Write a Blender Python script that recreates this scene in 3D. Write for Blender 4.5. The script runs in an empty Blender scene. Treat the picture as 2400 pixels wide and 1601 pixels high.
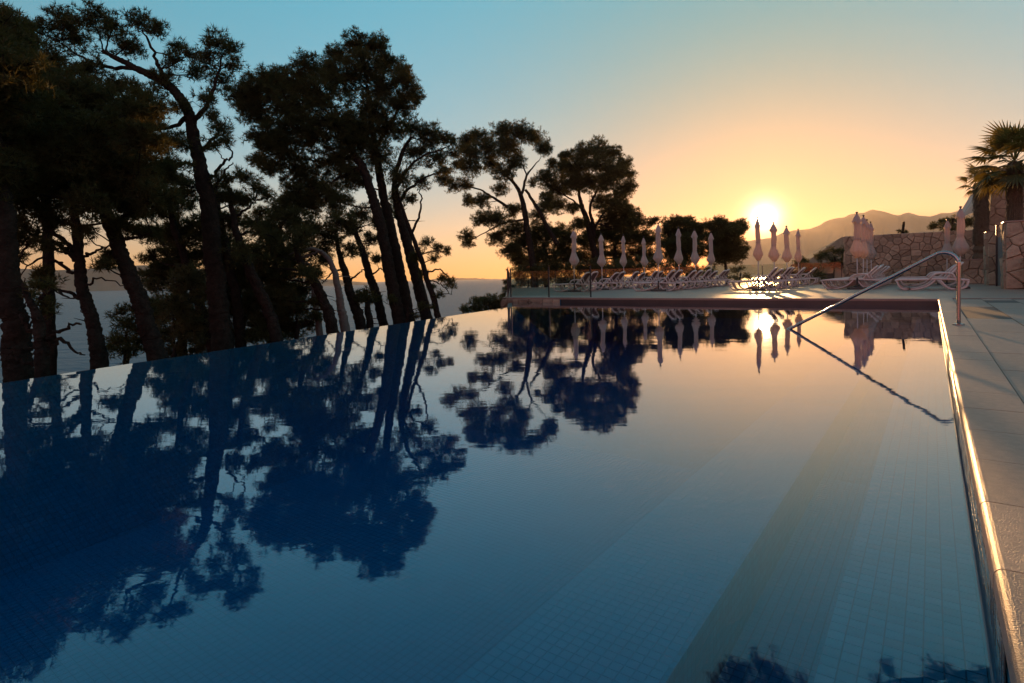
import bpy, bmesh, math, random
import numpy as np
from mathutils import Matrix, Vector
S = bpy.context.scene
rnd = random.Random(7); rng = np.random.default_rng(11)

# ------------------------------------------------------------------ camera
F, CX, CY, W_PX, H_PX = 1350., 1200., 690., 2400., 1601.
PIT, ROLL, CAMH = math.atan(39.6/F), .023, .70
fw = np.array((0, math.cos(PIT), -math.sin(PIT))); r0 = np.array((1., 0, 0)); u0 = np.array((0, math.sin(PIT), math.cos(PIT)))
rt = r0*math.cos(ROLL)-u0*math.sin(ROLL); up = r0*math.sin(ROLL)+u0*math.cos(ROLL); CAM = np.array((0, 0, CAMH))
def ray(px, py): return fw+rt*((px-CX)/F)+up*((CY-py)/F)
def G(px, py, z=0.): d = ray(px, py); return CAM+d*((z-CAMH)/d[2])      # where a sight line meets level z
def P(px, py, y): d = ray(px, py); return CAM+d*(y/d[1])                  # point on a sight line at distance y
cam = bpy.data.cameras.new('camera'); cam_o = bpy.data.objects.new('camera', cam); S.collection.objects.link(cam_o); S.camera = cam_o
cam_o.matrix_world = Matrix(((rt[0], up[0], -fw[0], 0), (rt[1], up[1], -fw[1], 0), (rt[2], up[2], -fw[2], CAMH), (0, 0, 0, 1)))
cam.lens = 36*F/W_PX; cam.shift_y = (CY-H_PX/2)/W_PX; cam.clip_end = 40000; cam.clip_start = .05

# ------------------------------------------------------------------ sky and sun
sun_d = ray(1791, 510); sun_d = sun_d/np.linalg.norm(sun_d)
SUN_EL, SUN_AZ = math.asin(sun_d[2]), math.atan2(sun_d[0], sun_d[1])
world = bpy.data.worlds.new('World'); S.world = world; world.use_nodes = True
nt = world.node_tree; nd = nt.nodes; ln = nt.links
bg = nd['Background']
sky = nd.new('ShaderNodeTexSky'); sky.sky_type = 'NISHITA'; sky.sun_disc = False
sky.sun_elevation = SUN_EL; sky.sun_rotation = SUN_AZ; sky.air_density = 1.4; sky.dust_density = .5; sky.ozone_density = 4.
def vm(op, a, b=None, s=None):
    n = nd.new('ShaderNodeVectorMath'); n.operation = op
    if hasattr(a, 'node'): ln.new(a, n.inputs[0])
    else: n.inputs[0].default_value = a
    if b is not None:
        if hasattr(b, 'node'): ln.new(b, n.inputs[1])
        else: n.inputs[1].default_value = b
    if s is not None:
        if hasattr(s, 'node'): ln.new(s, n.inputs[3])
        else: n.inputs[3].default_value = s
    return n.outputs['Value'] if op == 'DOT_PRODUCT' else n.outputs[0]
def mm(op, a, b=None):
    n = nd.new('ShaderNodeMath'); n.operation = op
    for i, q in enumerate((a, b)):
        if q is None: continue
        if hasattr(q, 'node'): ln.new(q, n.inputs[i])
        else: n.inputs[i].default_value = q
    return n.outputs[0]
sky_low = vm('SCALE', sky.outputs[0], s=.1)
sp3 = nd.new('ShaderNodeSeparateXYZ'); ln.new(sky_low, sp3.inputs[0]); cb3 = nd.new('ShaderNodeCombineXYZ')
for i, (k, g) in enumerate(((1.42, .78), (.90, .52), (1.20, .68))):      # compress the sky's range as the exposure of the photograph does
    ln.new(mm('MULTIPLY', mm('POWER', sp3.outputs[i], g), k), cb3.inputs[i])
base = cb3.outputs[0]
dirv = nd.new('ShaderNodeTexCoord').outputs['Generated']
c = mm('MAXIMUM', vm('DOT_PRODUCT', dirv, tuple(sun_d)), 0.)
sep = nd.new('ShaderNodeSeparateXYZ'); ln.new(dirv, sep.inputs[0])
low = mm('POWER', mm('SUBTRACT', 1., mm('ABSOLUTE', sep.outputs[2])), 11.)
side = mm('ADD', .4, mm('MULTIPLY', mm('POWER', c, 2.), .6))
warm = vm('SUBTRACT', (1, 1, 1), vm('SCALE', (.18, .45, .64), s=mm('POWER', c, 9.)))
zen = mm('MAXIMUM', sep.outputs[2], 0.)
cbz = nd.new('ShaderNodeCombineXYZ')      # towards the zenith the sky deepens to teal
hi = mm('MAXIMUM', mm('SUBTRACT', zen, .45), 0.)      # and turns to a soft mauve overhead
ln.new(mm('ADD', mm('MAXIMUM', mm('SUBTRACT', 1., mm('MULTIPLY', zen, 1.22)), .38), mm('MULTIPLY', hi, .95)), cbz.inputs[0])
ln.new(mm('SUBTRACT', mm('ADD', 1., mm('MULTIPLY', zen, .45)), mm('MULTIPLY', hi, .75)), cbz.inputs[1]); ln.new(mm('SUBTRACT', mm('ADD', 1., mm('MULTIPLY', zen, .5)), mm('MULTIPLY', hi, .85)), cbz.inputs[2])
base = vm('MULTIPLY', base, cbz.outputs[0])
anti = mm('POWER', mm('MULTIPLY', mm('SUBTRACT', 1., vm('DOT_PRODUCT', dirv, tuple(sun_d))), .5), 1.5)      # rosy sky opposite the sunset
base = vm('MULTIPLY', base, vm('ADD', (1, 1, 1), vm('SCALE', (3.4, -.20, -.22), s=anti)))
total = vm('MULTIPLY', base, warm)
for fac, col in ((mm('MULTIPLY', low, side), (.24, .045, .0)), (mm('POWER', c, 60.), (.16, .07, .008)), (mm('POWER', c, 500.), (.12, .09, .03)), (mm('POWER', c, 3600.), (3., 2.3, 1.2)), (mm('POWER', c, 30000.), (40, 32, 20))):
    total = vm('ADD', total, vm('SCALE', col, s=fac))
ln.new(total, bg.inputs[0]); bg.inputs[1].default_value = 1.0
sl = bpy.data.lights.new('sun', 'SUN'); sl.energy = 5.; sl.angle = math.radians(.5); sl.color = (1, .52, .20)
so = bpy.data.objects.new('sun', sl); S.collection.objects.link(so)
so.rotation_euler = Vector(sun_d).to_track_quat('Z', 'Y').to_euler(); so.location = (20, 45, 12)
S.view_settings.view_transform = 'Standard'; S.view_settings.look = 'None'; S.view_settings.exposure = .42; S.view_settings.gamma = 1
S.render.engine = 'CYCLES'
cy = S.cycles; cy.use_denoising = True; cy.max_bounces = 8; cy.diffuse_bounces = 3; cy.glossy_bounces = 4; cy.transmission_bounces = 6
cy.transparent_max_bounces = 16; cy.volume_bounces = 0; cy.caustics_reflective = False; cy.caustics_refractive = False
cy.sample_clamp_indirect = 6

# ------------------------------------------------------------------ materials
MAT = {}
def mat(name, col, rough=.6, metal=0., spec=.5, noise=None, bump=None, trans=None, var=None):
    """principled material with optional noise colour (scale, second colour), bump (scale, distance), translucent colour"""
    m = bpy.data.materials.new(name); m.use_nodes = True; t = m.node_tree; b = t.nodes['Principled BSDF']
    b.inputs['Base Color'].default_value = (*col, 1); b.inputs['Roughness'].default_value = rough
    b.inputs['Metallic'].default_value = metal; b.inputs['Specular IOR Level'].default_value = spec
    tc = t.nodes.new('ShaderNodeTexCoord')
    outc = None
    if noise:
        n = t.nodes.new('ShaderNodeTexNoise'); n.inputs['Scale'].default_value = noise[0]; n.inputs['Detail'].default_value = 6; n.inputs['Roughness'].default_value = .65
        t.links.new(tc.outputs['Object'], n.inputs['Vector'])
        r = t.nodes.new('ShaderNodeValToRGB'); r.color_ramp.elements[0].position = .32; r.color_ramp.elements[1].position = .68
        r.color_ramp.elements[0].color = (*col, 1); r.color_ramp.elements[1].color = (*noise[1], 1)
        t.links.new(n.outputs['Fac'], r.inputs[0]); outc = r.outputs[0]
        t.links.new(outc, b.inputs['Base Color'])
    if var:   # each object its own tone
        oi = t.nodes.new('ShaderNodeObjectInfo'); hs = t.nodes.new('ShaderNodeHueSaturation'); mp = t.nodes.new('ShaderNodeMapRange')
        mp.inputs['To Min'].default_value = 1-var; mp.inputs['To Max'].default_value = 1+var
        t.links.new(oi.outputs['Random'], mp.inputs['Value']); t.links.new(mp.outputs[0], hs.inputs['Value'])
        if outc: t.links.new(outc, hs.inputs['Color'])
        else: hs.inputs['Color'].default_value = (*col, 1)
        t.links.new(hs.outputs[0], b.inputs['Base Color']); outc = hs.outputs[0]
    if bump:
        n2 = t.nodes.new('ShaderNodeTexNoise'); n2.inputs['Scale'].default_value = bump[0]; n2.inputs['Detail'].default_value = 5
        t.links.new(tc.outputs['Object'], n2.inputs['Vector'])
        bp = t.nodes.new('ShaderNodeBump'); bp.inputs['Distance'].default_value = bump[1]; bp.inputs['Strength'].default_value = 1
        t.links.new(n2.outputs['Fac'], bp.inputs['Height']); t.links.new(bp.outputs[0], b.inputs['Normal'])
    if trans:
        tr = t.nodes.new('ShaderNodeBsdfTranslucent'); tr.inputs[0].default_value = (*trans[0], 1)
        mx = t.nodes.new('ShaderNodeMixShader'); mx.inputs[0].default_value = trans[1]
        t.links.new(b.outputs[0], mx.inputs[1]); t.links.new(tr.outputs[0], mx.inputs[2])
        t.links.new(mx.outputs[0], t.nodes['Material Output'].inputs['Surface'])
    MAT[name] = m; return m
mat('bark', (.018, .014, .012), .95, spec=.05, noise=(9, (.042, .031, .025)), bump=(22, .05))
mat('dead_wood', (.17, .13, .11), .85, noise=(12, (.10, .08, .07)), bump=(40, .01))
mat('needles', (.038, .045, .016), .65, spec=.2, noise=(.8, (.06, .058, .02)), trans=((.15, .11, .02), .28))
mat('shrub_leaf', (.045, .06, .02), .6, noise=(1.2, (.08, .075, .025)), trans=((.18, .13, .02), .3))
mat('palm_leaf', (.06, .075, .025), .5, trans=((.25, .17, .03), .35))
mat('palm_bark', (.10, .065, .04), .95, noise=(14, (.16, .11, .07)), bump=(30, .04))
mat('stone', (.46, .34, .235), .85, noise=(5, (.33, .235, .165)), bump=(11, .05), var=.3)
mat('mortar', (.18, .135, .10), .95, bump=(60, .006))
mat('coping', (.38, .235, .175), .36, noise=(26, (.25, .165, .13)), bump=(240, .003), var=.10)
mat('paving', (.34, .21, .16), .42, noise=(18, (.22, .145, .115)), bump=(240, .0025), var=.08)
mat('band_tile', (.055, .048, .046), .35, noise=(3, (.04, .035, .034)))
mat('joint', (.10, .085, .075), .9, bump=(80, .002))
mat('white_plastic', (.70, .58, .53), .42, noise=(5, (.62, .51, .47)))
mat('sling', (.10, .045, .045), .8, noise=(30, (.14, .07, .065)))
mat('seat_sling', (.50, .45, .44), .8, noise=(25, (.42, .38, .37)))
mat('canopy', (.66, .60, .60), .85, noise=(9, (.56, .51, .51)), bump=(22, .012), trans=((.9, .62, .38), .45))
mat('pole_white', (.66, .64, .63), .35)
mat('base_dark', (.07, .06, .055), .7, bump=(60, .003))
mat('dark_metal', (.05, .045, .045), .4, .6)
mat('steel', (.42, .40, .39), .18, 1., noise=(6, (.36, .34, .33)))
mat('awning', (.72, .62, .52), .7, trans=((.8, .5, .25), .3))
mat('roof_tile', (.22, .13, .08), .8, noise=(3, (.30, .18, .10)), bump=(8, .03))
mat('render_wall', (.50, .40, .30), .9, noise=(2, (.42, .33, .25)))
mat('teal_door', (.14, .20, .19), .4)
mat('wood', (.20, .12, .07), .6, noise=(8, (.28, .17, .10)))
mat('earth', (.06, .045, .03), .95, noise=(.6, (.09, .07, .04)), bump=(4, .1))
mat('mountain', (.16, .14, .11), .95, noise=(.004, (.10, .10, .07)))

def tile_mat(name, col, grout, sx, rough):
    """small square mosaic whose joints are slightly recessed"""
    m = bpy.data.materials.new(name); m.use_nodes = True; t = m.node_tree; b = t.nodes['Principled BSDF']
    tc = t.nodes.new('ShaderNodeTexCoord'); br = t.nodes.new('ShaderNodeTexBrick'); br.offset = 0; br.squash = 1
    br.inputs['Scale'].default_value = 1; br.inputs['Brick Width'].default_value = sx; br.inputs['Row Height'].default_value = sx
    br.inputs['Mortar Size'].default_value = sx*.045; br.inputs['Mortar Smooth'].default_value = .2
    br.inputs['Color1'].default_value = (*col, 1); br.inputs['Color2'].default_value = (*[q*.82 for q in col], 1); br.inputs['Mortar'].default_value = (*grout, 1)
    t.links.new(tc.outputs['UV'], br.inputs['Vector']); t.links.new(br.outputs['Color'], b.inputs['Base Color'])
    bp = t.nodes.new('ShaderNodeBump'); bp.inputs['Distance'].default_value = .004; bp.invert = True
    t.links.new(br.outputs['Fac'], bp.inputs['Height']); t.links.new(bp.outputs[0], b.inputs['Normal'])
    b.inputs['Roughness'].default_value = rough; b.inputs['Specular IOR Level'].default_value = .05; MAT[name] = m; return m
TILE = .05
tile_mat('mosaic', (.001, .15, .27), (.0007, .09, .165), TILE, .75)
mat('mosaic_tile', (.001, .15, .27), .75, spec=.05, noise=(4, (.0009, .13, .24)), var=.1)
mat('wall_tile', (.20, .20, .20), .14, noise=(14, (.13, .12, .11)), bump=(26, .004), var=.3)

def sea_mat():
    m = bpy.data.materials.new('sea_water'); m.use_nodes = True; t = m.node_tree; b = t.nodes['Principled BSDF']
    b.inputs['Base Color'].default_value = (.035, .11, .17, 1); b.inputs['Roughness'].default_value = .3; b.inputs['IOR'].default_value = 1.06
    tc = t.nodes.new('ShaderNodeTexCoord'); h = None
    for sc, dist in (((.05, .16, 1), 1.3), ((.35, 1.0, 1), .4)):
        mp = t.nodes.new('ShaderNodeMapping'); mp.inputs['Scale'].default_value = sc; mp.inputs['Rotation'].default_value = (0, 0, .12)
        n = t.nodes.new('ShaderNodeTexNoise'); n.inputs['Scale'].default_value = 1; n.inputs['Detail'].default_value = 5
        t.links.new(tc.outputs['Object'], mp.inputs[0]); t.links.new(mp.outputs[0], n.inputs['Vector'])
        bp = t.nodes.new('ShaderNodeBump'); bp.inputs['Distance'].default_value = dist; t.links.new(n.outputs['Fac'], bp.inputs['Height'])
        if h: t.links.new(h, bp.inputs['Normal'])
        h = bp.outputs[0]
    t.links.new(h, b.inputs['Normal']); MAT['sea'] = m
sea_mat()
def pool_mat():
    m = bpy.data.materials.new('pool_water'); m.use_nodes = True; t = m.node_tree; t.nodes.remove(t.nodes['Principled BSDF'])
    out = t.nodes['Material Output']; tc = t.nodes.new('ShaderNodeTexCoord'); h = None
    for sc, dist in (((1.1, 2.6, 1), .0010), ((.25, .6, 1), .0026), ((5, 13, 1), .00022)):
        mp = t.nodes.new('ShaderNodeMapping'); mp.inputs['Scale'].default_value = sc
        n = t.nodes.new('ShaderNodeTexNoise'); n.inputs['Scale'].default_value = 1; n.inputs['Detail'].default_value = 3
        t.links.new(tc.outputs['Object'], mp.inputs[0]); t.links.new(mp.outputs[0], n.inputs['Vector'])
        bp = t.nodes.new('ShaderNodeBump'); bp.inputs['Distance'].default_value = dist; t.links.new(n.outputs['Fac'], bp.inputs['Height'])
        if h: t.links.new(h, bp.inputs['Normal'])
        h = bp.outputs[0]
    lw = t.nodes.new('ShaderNodeLayerWeight'); lw.inputs['Blend'].default_value = .5      # flat water: mirror at a low angle, clear from above
    pw_n = t.nodes.new('ShaderNodeMath'); pw_n.operation = 'POWER'; pw_n.inputs[1].default_value = 3.3; t.links.new(lw.outputs['Facing'], pw_n.inputs[0])
    fr = t.nodes.new('ShaderNodeMath'); fr.operation = 'MULTIPLY_ADD'; fr.inputs[1].default_value = .96; fr.inputs[2].default_value = .035; t.links.new(pw_n.outputs[0], fr.inputs[0])
    gl = t.nodes.new('ShaderNodeBsdfGlossy'); gl.inputs['Roughness'].default_value = .012; gl.inputs['Color'].default_value = (.86, .94, 1, 1)
    tr = t.nodes.new('ShaderNodeBsdfTransparent'); tr.inputs[0].default_value = (.93, .97, 1, 1)
    mx = t.nodes.new('ShaderNodeMixShader')
    t.links.new(h, gl.inputs['Normal'])
    t.links.new(fr.outputs[0], mx.inputs[0]); t.links.new(tr.outputs[0], mx.inputs[1]); t.links.new(gl.outputs[0], mx.inputs[2])
    t.links.new(mx.outputs[0], out.inputs['Surface'])
    va = t.nodes.new('ShaderNodeVolumeAbsorption'); va.inputs['Color'].default_value = (.04, .70, .88, 1); va.inputs['Density'].default_value = .42
    t.links.new(va.outputs[0], out.inputs['Volume']); MAT['pool_water'] = m
pool_mat()
def glass_mat():
    m = bpy.data.materials.new('balustrade_glass'); m.use_nodes = True; t = m.node_tree; t.nodes.remove(t.nodes['Principled BSDF'])
    fr = t.nodes.new('ShaderNodeFresnel'); fr.inputs['IOR'].default_value = 1.5
    gl = t.nodes.new('ShaderNodeBsdfGlossy'); gl.inputs['Roughness'].default_value = .03
    tr = t.nodes.new('ShaderNodeBsdfTransparent'); tr.inputs[0].default_value = (.86, .90, .86, 1)
    mx = t.nodes.new('ShaderNodeMixShader')
    t.links.new(fr.outputs[0], mx.inputs[0]); t.links.new(tr.outputs[0], mx.inputs[1]); t.links.new(gl.outputs[0], mx.inputs[2])
    t.links.new(mx.outputs[0], t.nodes['Material Output'].inputs['Surface']); MAT['glass'] = m
glass_mat()

# ------------------------------------------------------------------ helpers
COL = S.collection
def obj(name, verts, faces, m, parent=None, smooth=False, uv=None):
    me = bpy.data.meshes.new(name); me.from_pydata([tuple(map(float, v)) for v in verts], [], [tuple(f) for f in faces]); me.update()
    if smooth: me.polygons.foreach_set('use_smooth', [True]*len(me.polygons))
    if uv is not None:
        l = me.uv_layers.new(name='uv'); idx = np.empty(len(me.loops), np.int32); me.loops.foreach_get('vertex_index', idx)
        l.data.foreach_set('uv', np.asarray(uv, np.float32)[idx].ravel())
    if m: me.materials.append(MAT[m])
    o = bpy.data.objects.new(name, me); COL.objects.link(o)
    if parent: o.parent = parent
    return o
def inst(name, me, parent=None, loc=(0, 0, 0), rot=(0, 0, 0), scale=(1, 1, 1)):
    o = bpy.data.objects.new(name, me); COL.objects.link(o); o.location = loc; o.rotation_euler = rot; o.scale = scale
    if parent: o.parent = parent
    return o
def tag(o, label, cat, group=None):
    o['label'] = label; o['category'] = cat
    if group: o['group'] = group
    return o
def struct(o, label=None, kind='structure'):
    o['kind'] = kind
    if label: o['label'] = label
    return o
def empty(name, loc, rz=0.):
    o = bpy.data.objects.new(name, None); COL.objects.link(o); o.location = tuple(map(float, loc)); o.rotation_euler = (0, 0, rz); o.empty_display_size = .2
    return o
def copy_tree(o, parent=None):
    c_ = o.copy(); COL.objects.link(c_); c_.parent = parent
    for ch in list(o.children): copy_tree(ch, c_)
    return c_
def box(x0, x1, y0, y1, z0, z1, bev=0.):
    if bev <= 0:
        v = [(x, y, z) for x in (x0, x1) for y in (y0, y1) for z in (z0, z1)]
        return v, [(0, 1, 3, 2), (4, 6, 7, 5), (0, 4, 5, 1), (2, 3, 7, 6), (0, 2, 6, 4), (1, 5, 7, 3)]
    bm = bmesh.new(); bmesh.ops.create_cube(bm, size=1)
    for v in bm.verts: v.co = Vector((x0+(v.co.x+.5)*(x1-x0), y0+(v.co.y+.5)*(y1-y0), z0+(v.co.z+.5)*(z1-z0)))
    bmesh.ops.bevel(bm, geom=bm.edges[:], offset=bev, segments=1, affect='EDGES')
    bm.verts.index_update(); r = [v.co[:] for v in bm.verts], [[q.index for q in f.verts] for f in bm.faces]; bm.free(); return r
def join(*parts):
    V, Fc = [], []
    for v, f in parts:
        k = len(V); V += [tuple(q) for q in v]; Fc += [tuple(i+k for i in q) for q in f]
    return V, Fc
def smooth_path(pts, n):
    """Catmull-Rom resample of a polyline; pts rows are x,y,z,(radius)"""
    p = np.asarray(pts, float)
    if len(p) < 3:
        u = np.linspace(0, 1, n)[:, None]; return p[0]*(1-u)+p[-1]*u
    q = np.vstack((2*p[0]-p[1], p, 2*p[-1]-p[-2])); out = []
    for u in np.linspace(0, len(p)-1-1e-6, n):
        i = int(u); f = u-i; a, b, c_, d = q[i:i+4]
        out.append(.5*((2*b)+(c_-a)*f+(2*a-5*b+4*c_-d)*f*f+(3*b-a-3*c_+d)*f**3))
    return np.array(out)
def tube(path, rad, sides=6, cap=True, rough=0.):
    path = np.asarray(path, float); n = len(path); rad = np.broadcast_to(rad, (n,))
    tg = np.gradient(path, axis=0); tg /= np.linalg.norm(tg, axis=1)[:, None]+1e-9
    ref = np.array((0, 0, 1.)) if abs(tg[0][2]) < .8 else np.array((1., 0, 0))
    a = np.cross(tg, ref); a /= np.linalg.norm(a, axis=1)[:, None]+1e-9; b = np.cross(tg, a)
    th = np.linspace(0, 2*math.pi, sides, endpoint=False)
    r = rad[:, None]*(1+(rng.uniform(-rough, rough, (n, sides)) if rough else 0))
    v = path[:, None, :]+r[..., None]*(np.cos(th)[None, :, None]*a[:, None, :]+np.sin(th)[None, :, None]*b[:, None, :])
    v = v.reshape(-1, 3); f = []
    for i in range(n-1):
        for k in range(sides):
            k2 = (k+1) % sides; f.append((i*sides+k, i*sides+k2, (i+1)*sides+k2, (i+1)*sides+k))
    if cap: f += [tuple(range(sides))[::-1], tuple(range((n-1)*sides, n*sides))]
    return [tuple(q) for q in v], f
def tri_mesh(name, V, m, parent=None):
    """loose triangles from an (n,3,3) array, in one mesh"""
    n = len(V); me = bpy.data.meshes.new(name)
    me.vertices.add(n*3); me.vertices.foreach_set('co', np.ascontiguousarray(V, np.float32).ravel())
    me.loops.add(n*3); me.loops.foreach_set('vertex_index', np.arange(n*3, dtype=np.int32))
    me.polygons.add(n); me.polygons.foreach_set('loop_start', np.arange(0, n*3, 3, dtype=np.int32)); me.polygons.foreach_set('loop_total', np.full(n, 3, np.int32))
    me.update(); me.validate(); me.materials.append(MAT[m])
    o = bpy.data.objects.new(name, me); COL.objects.link(o)
    if parent: o.parent = parent
    return o
def unit(n):
    v = rng.normal(size=(n, 3)); return v/np.linalg.norm(v, axis=1)[:, None]
# pool frame: s runs along the right edge away from the camera, t across to the right
AZ = math.radians(36.1); E1 = np.array((math.sin(AZ), math.cos(AZ))); E2 = np.array((math.cos(AZ), -math.sin(AZ))); R0 = np.array((.96, 1.10))
def ST(s, t, z=0.): p = R0+E1*s+E2*t; return np.array((p[0], p[1], z))
def to_st(p): d = np.asarray(p)[:2]-R0; return float(d@E1), float(d@E2)
ROT = -AZ                     # local +y along s, +x along t
WATER, S_FAR, S_NEAR = -.16, 14.74, -2.6
t_at = lambda x, s: (x-R0[0]-E1[0]*s)/E2[0]      # t of the line X = x at a given s
T_L = t_at(-.25, S_FAR+.25)

# ------------------------------------------------------------------ sea, ground, far land
SEA = -14.
n = 72; ring = [0, 60, 150, 400, 1000, 2500, 6300]
v, f = [(0, 0, SEA)], []
for r in ring[1:]: v += [(r*math.sin(2*math.pi*k/n), r*math.cos(2*math.pi*k/n), SEA) for k in range(n)]
for k in range(n): f.append((0, 1+(k+1) % n, 1+k))
for i in range(len(ring)-2):
    for k in range(n): a, b = 1+i*n+k, 1+i*n+(k+1) % n; f.append((a, b, b+n, a+n))
struct(obj('sea', v, f, 'sea'), 'calm grey blue sea reaching to the horizon')
def out_dist(x, y):
    """how far a point lies outside the pool and terrace, towards the sea"""
    s, t = to_st((x, y)); d = 0.
    left = (-4.71+.405*(y-5.26)) if y < 16.9 else (0. if y < 40 else (y-40)*1.0)
    if x < left-.25: d = max(d, (left-.25-x)*.93)
    d = max(d, (s-31.))
    return d
def ground_z(x, y):
    d = out_dist(x, y)
    return -2.9-.27*min(d, 70)-.03*max(d-70, 0)+.25*math.sin(x*.7)*math.cos(y*.6) if d > 0 else -2.9
xs = np.concatenate((np.linspace(-70, -8, 32), np.linspace(-7, 30, 60), np.linspace(32, 90, 24))); ys = np.concatenate((np.linspace(-40, 0, 12), np.linspace(1, 60, 90), np.linspace(62, 130, 24)))
v = [(x, y, max(ground_z(x, y), SEA-3)) for y in ys for x in xs]; nx = len(xs)
f = [(j*nx+i, j*nx+i+1, (j+1)*nx+i+1, (j+1)*nx+i) for j in range(len(ys)-1) for i in range(nx-1)]
struct(obj('ground', v, f, 'earth', smooth=True), 'dark earth slope falling to the sea under the pines')
def ridge(name, pts, dist, label, back=.35, rows=9, m='mountain', amp=.06):
    """a range of hills whose skyline runs through pts, with slopes before and behind it"""
    px = np.array([p[0] for p in pts], float); py = np.array([p[1] for p in pts], float); N = 150
    X = np.linspace(px[0], px[-1], N); Y = np.interp(X, px, py)+np.convolve(rng.normal(0, 1.1, N+4), np.ones(5)/5, 'valid')
    top = np.array([P(a, b, dist) for a, b in zip(X, Y)]); V, Fc = [], []
    hmax = top[:, 2].max()-SEA
    prof = [(-1.6, -.02), (-1.25, .12), (-.9, .34), (-.6, .55), (-.35, .74), (-.15, .90), (0, 1), (.4, .75), (1.2, -.02)]
    gul = np.convolve(rng.normal(0, 1, N+8), np.ones(9)/9, 'valid')
    for k, (u, h) in enumerate(prof):
        for i in range(N):
            z = SEA+(top[i, 2]-SEA)*h; d = u*hmax*1.6*(1+.35*gul[i]*(1 if u else 0))
            wob = (math.sin(i*.55+k*1.3)+math.sin(i*.21+k*.7)+rng.normal()*.5)*hmax*amp*(0 if h == 1 else 1)
            az = top[i, :2]/np.linalg.norm(top[i, :2])
            q = top[i, :2]+az*(d+wob); V.append((q[0], q[1], z+(wob*.35 if 0 < h < 1 else 0)))
    for k in range(len(prof)-1):
        for i in range(N-1): a = k*N+i; Fc.append((a, a+1, a+N+1, a+N))
    return struct(obj(name, V, Fc, m, smooth=True), label)
ridge('mountain', [(1640, 640), (1690, 585), (1735, 562), (1755, 565), (1796, 560), (1815, 556), (1832, 546), (1857, 540), (1896, 537), (1920, 530), (1933, 520), (1944, 515), (1963, 510), (1978, 510), (1991, 503), (2007, 500), (2029, 498), (2037, 493), (2046, 491), (2054, 493), (2070, 495), (2089, 501), (2107, 505), (2115, 501), (2127, 498), (2138, 500), (2151, 505), (2182, 508), (2205, 499), (2228, 499), (2253, 491), (2300, 486), (2360, 478), (2440, 492), (2520, 560), (2600, 640)], 4300, 'hazy orange mountain range beyond the stone wall', amp=.05)
ridge('far_coast', [(-330, 668), (-260, 652), (-160, 640), (-60, 634), (46, 630), (120, 633), (198, 631), (275, 625), (338, 622), (420, 626), (520, 636), (620, 645), (720, 652), (800, 657), (860, 664)], 2300, 'low grey brown far shore behind the left pine trunks', amp=.05)
ridge('island', [(980, 656), (1040, 652.5), (1090, 651.5), (1130, 653), (1170, 654.5), (1200, 656)], 5600, 'faint strip of distant island on the sea horizon', amp=.02)

# ------------------------------------------------------------------ haze
v, f = box(-6500, 6500, -6500, 6500, SEA-5, 560)
hz = obj('haze', v, f, None); hz['kind'] = 'stuff'; hz['label'] = 'warm evening haze over sea and mountains'
m = bpy.data.materials.new('haze_air'); m.use_nodes = True; t = m.node_tree; t.nodes.remove(t.nodes['Principled BSDF'])
pv = t.nodes.new('ShaderNodeVolumePrincipled'); pv.inputs['Color'].default_value = (1., .86, .72, 1); pv.inputs['Density'].default_value = .58e-4; pv.inputs['Anisotropy'].default_value = .52
t.links.new(pv.outputs[0], t.nodes['Material Output'].inputs['Volume']); hz.data.materials.append(m)

# ------------------------------------------------------------------ pool
INF_END, INF_A = np.array((0., 16.9)), np.array((-4.71, 5.26)); inf_d = (INF_A-INF_END)/np.linalg.norm(INF_A-INF_END); INF_NEAR = INF_A+inf_d*6.4
FARL = ST(S_FAR, t_at(0., S_FAR))[:2]; FARR = ST(S_FAR, 0)[:2]; NEARR = ST(S_NEAR, 0)[:2]
poly = [NEARR, FARR, FARL, INF_END, INF_NEAR]
DEEP = -1.35
def prism(pl, z0, z1):
    k = len(pl); return [(p[0], p[1], z0) for p in pl]+[(p[0], p[1], z1) for p in pl], [tuple(range(k))[::-1], tuple(range(k, 2*k))]+[(i, (i+1) % k, k+(i+1) % k, k+i) for i in range(k)]
cen = sum(poly)/len(poly)
inner = [p-(cen-p)/np.linalg.norm(cen-p)*.006 for p in poly]
v, f = prism(inner, DEEP-.08, WATER)
pw = struct(obj('pool_water', v, f, 'pool_water'), 'still mirror smooth water of the infinity pool')
# basin: floor, walls, bench along the right wall and a second platform, all tiled
basin_v, basin_f, basin_uv = [], [], []
def quad(pts, uvs):
    k = len(basin_v); basin_v.extend(pts); basin_uv.extend(uvs); basin_f.append(tuple(range(k, k+len(pts))))
def st_floor(s0, s1, t0, t1, z): quad([ST(s0, t0, z), ST(s0, t1, z), ST(s1, t1, z), ST(s1, t0, z)], [(t0, s0), (t1, s0), (t1, s1), (t0, s1)])
def wall_q(a, b, z0, z1):
    L = float(np.linalg.norm(np.array(b)-np.array(a))); quad([(a[0], a[1], z0), (b[0], b[1], z0), (b[0], b[1], z1), (a[0], a[1], z1)], [(0, z0), (L, z0), (L, z1), (0, z1)])
quad([(p[0], p[1], DEEP) for p in poly], [to_st(p)[::-1] for p in poly])
BT, BZ, PT0, PT1, PZ = -.40, -.46, -.95, -1.62, -.86
st_floor(S_NEAR+.01, S_FAR-.01, BT, -.002, BZ); wall_q(ST(S_NEAR, BT), ST(S_FAR, BT), DEEP, BZ)
st_floor(S_NEAR+.01, 13.4, PT1, PT0, PZ); wall_q(ST(S_NEAR, PT1), ST(13.4, PT1), DEEP, PZ); wall_q(ST(13.4, PT0), ST(S_NEAR, PT0), DEEP, PZ); wall_q(ST(13.4, PT1), ST(13.4, PT0), DEEP, PZ)
st_floor(S_NEAR+.01, 13.39, PT0+.001, BT-.001, -1.22)
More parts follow.
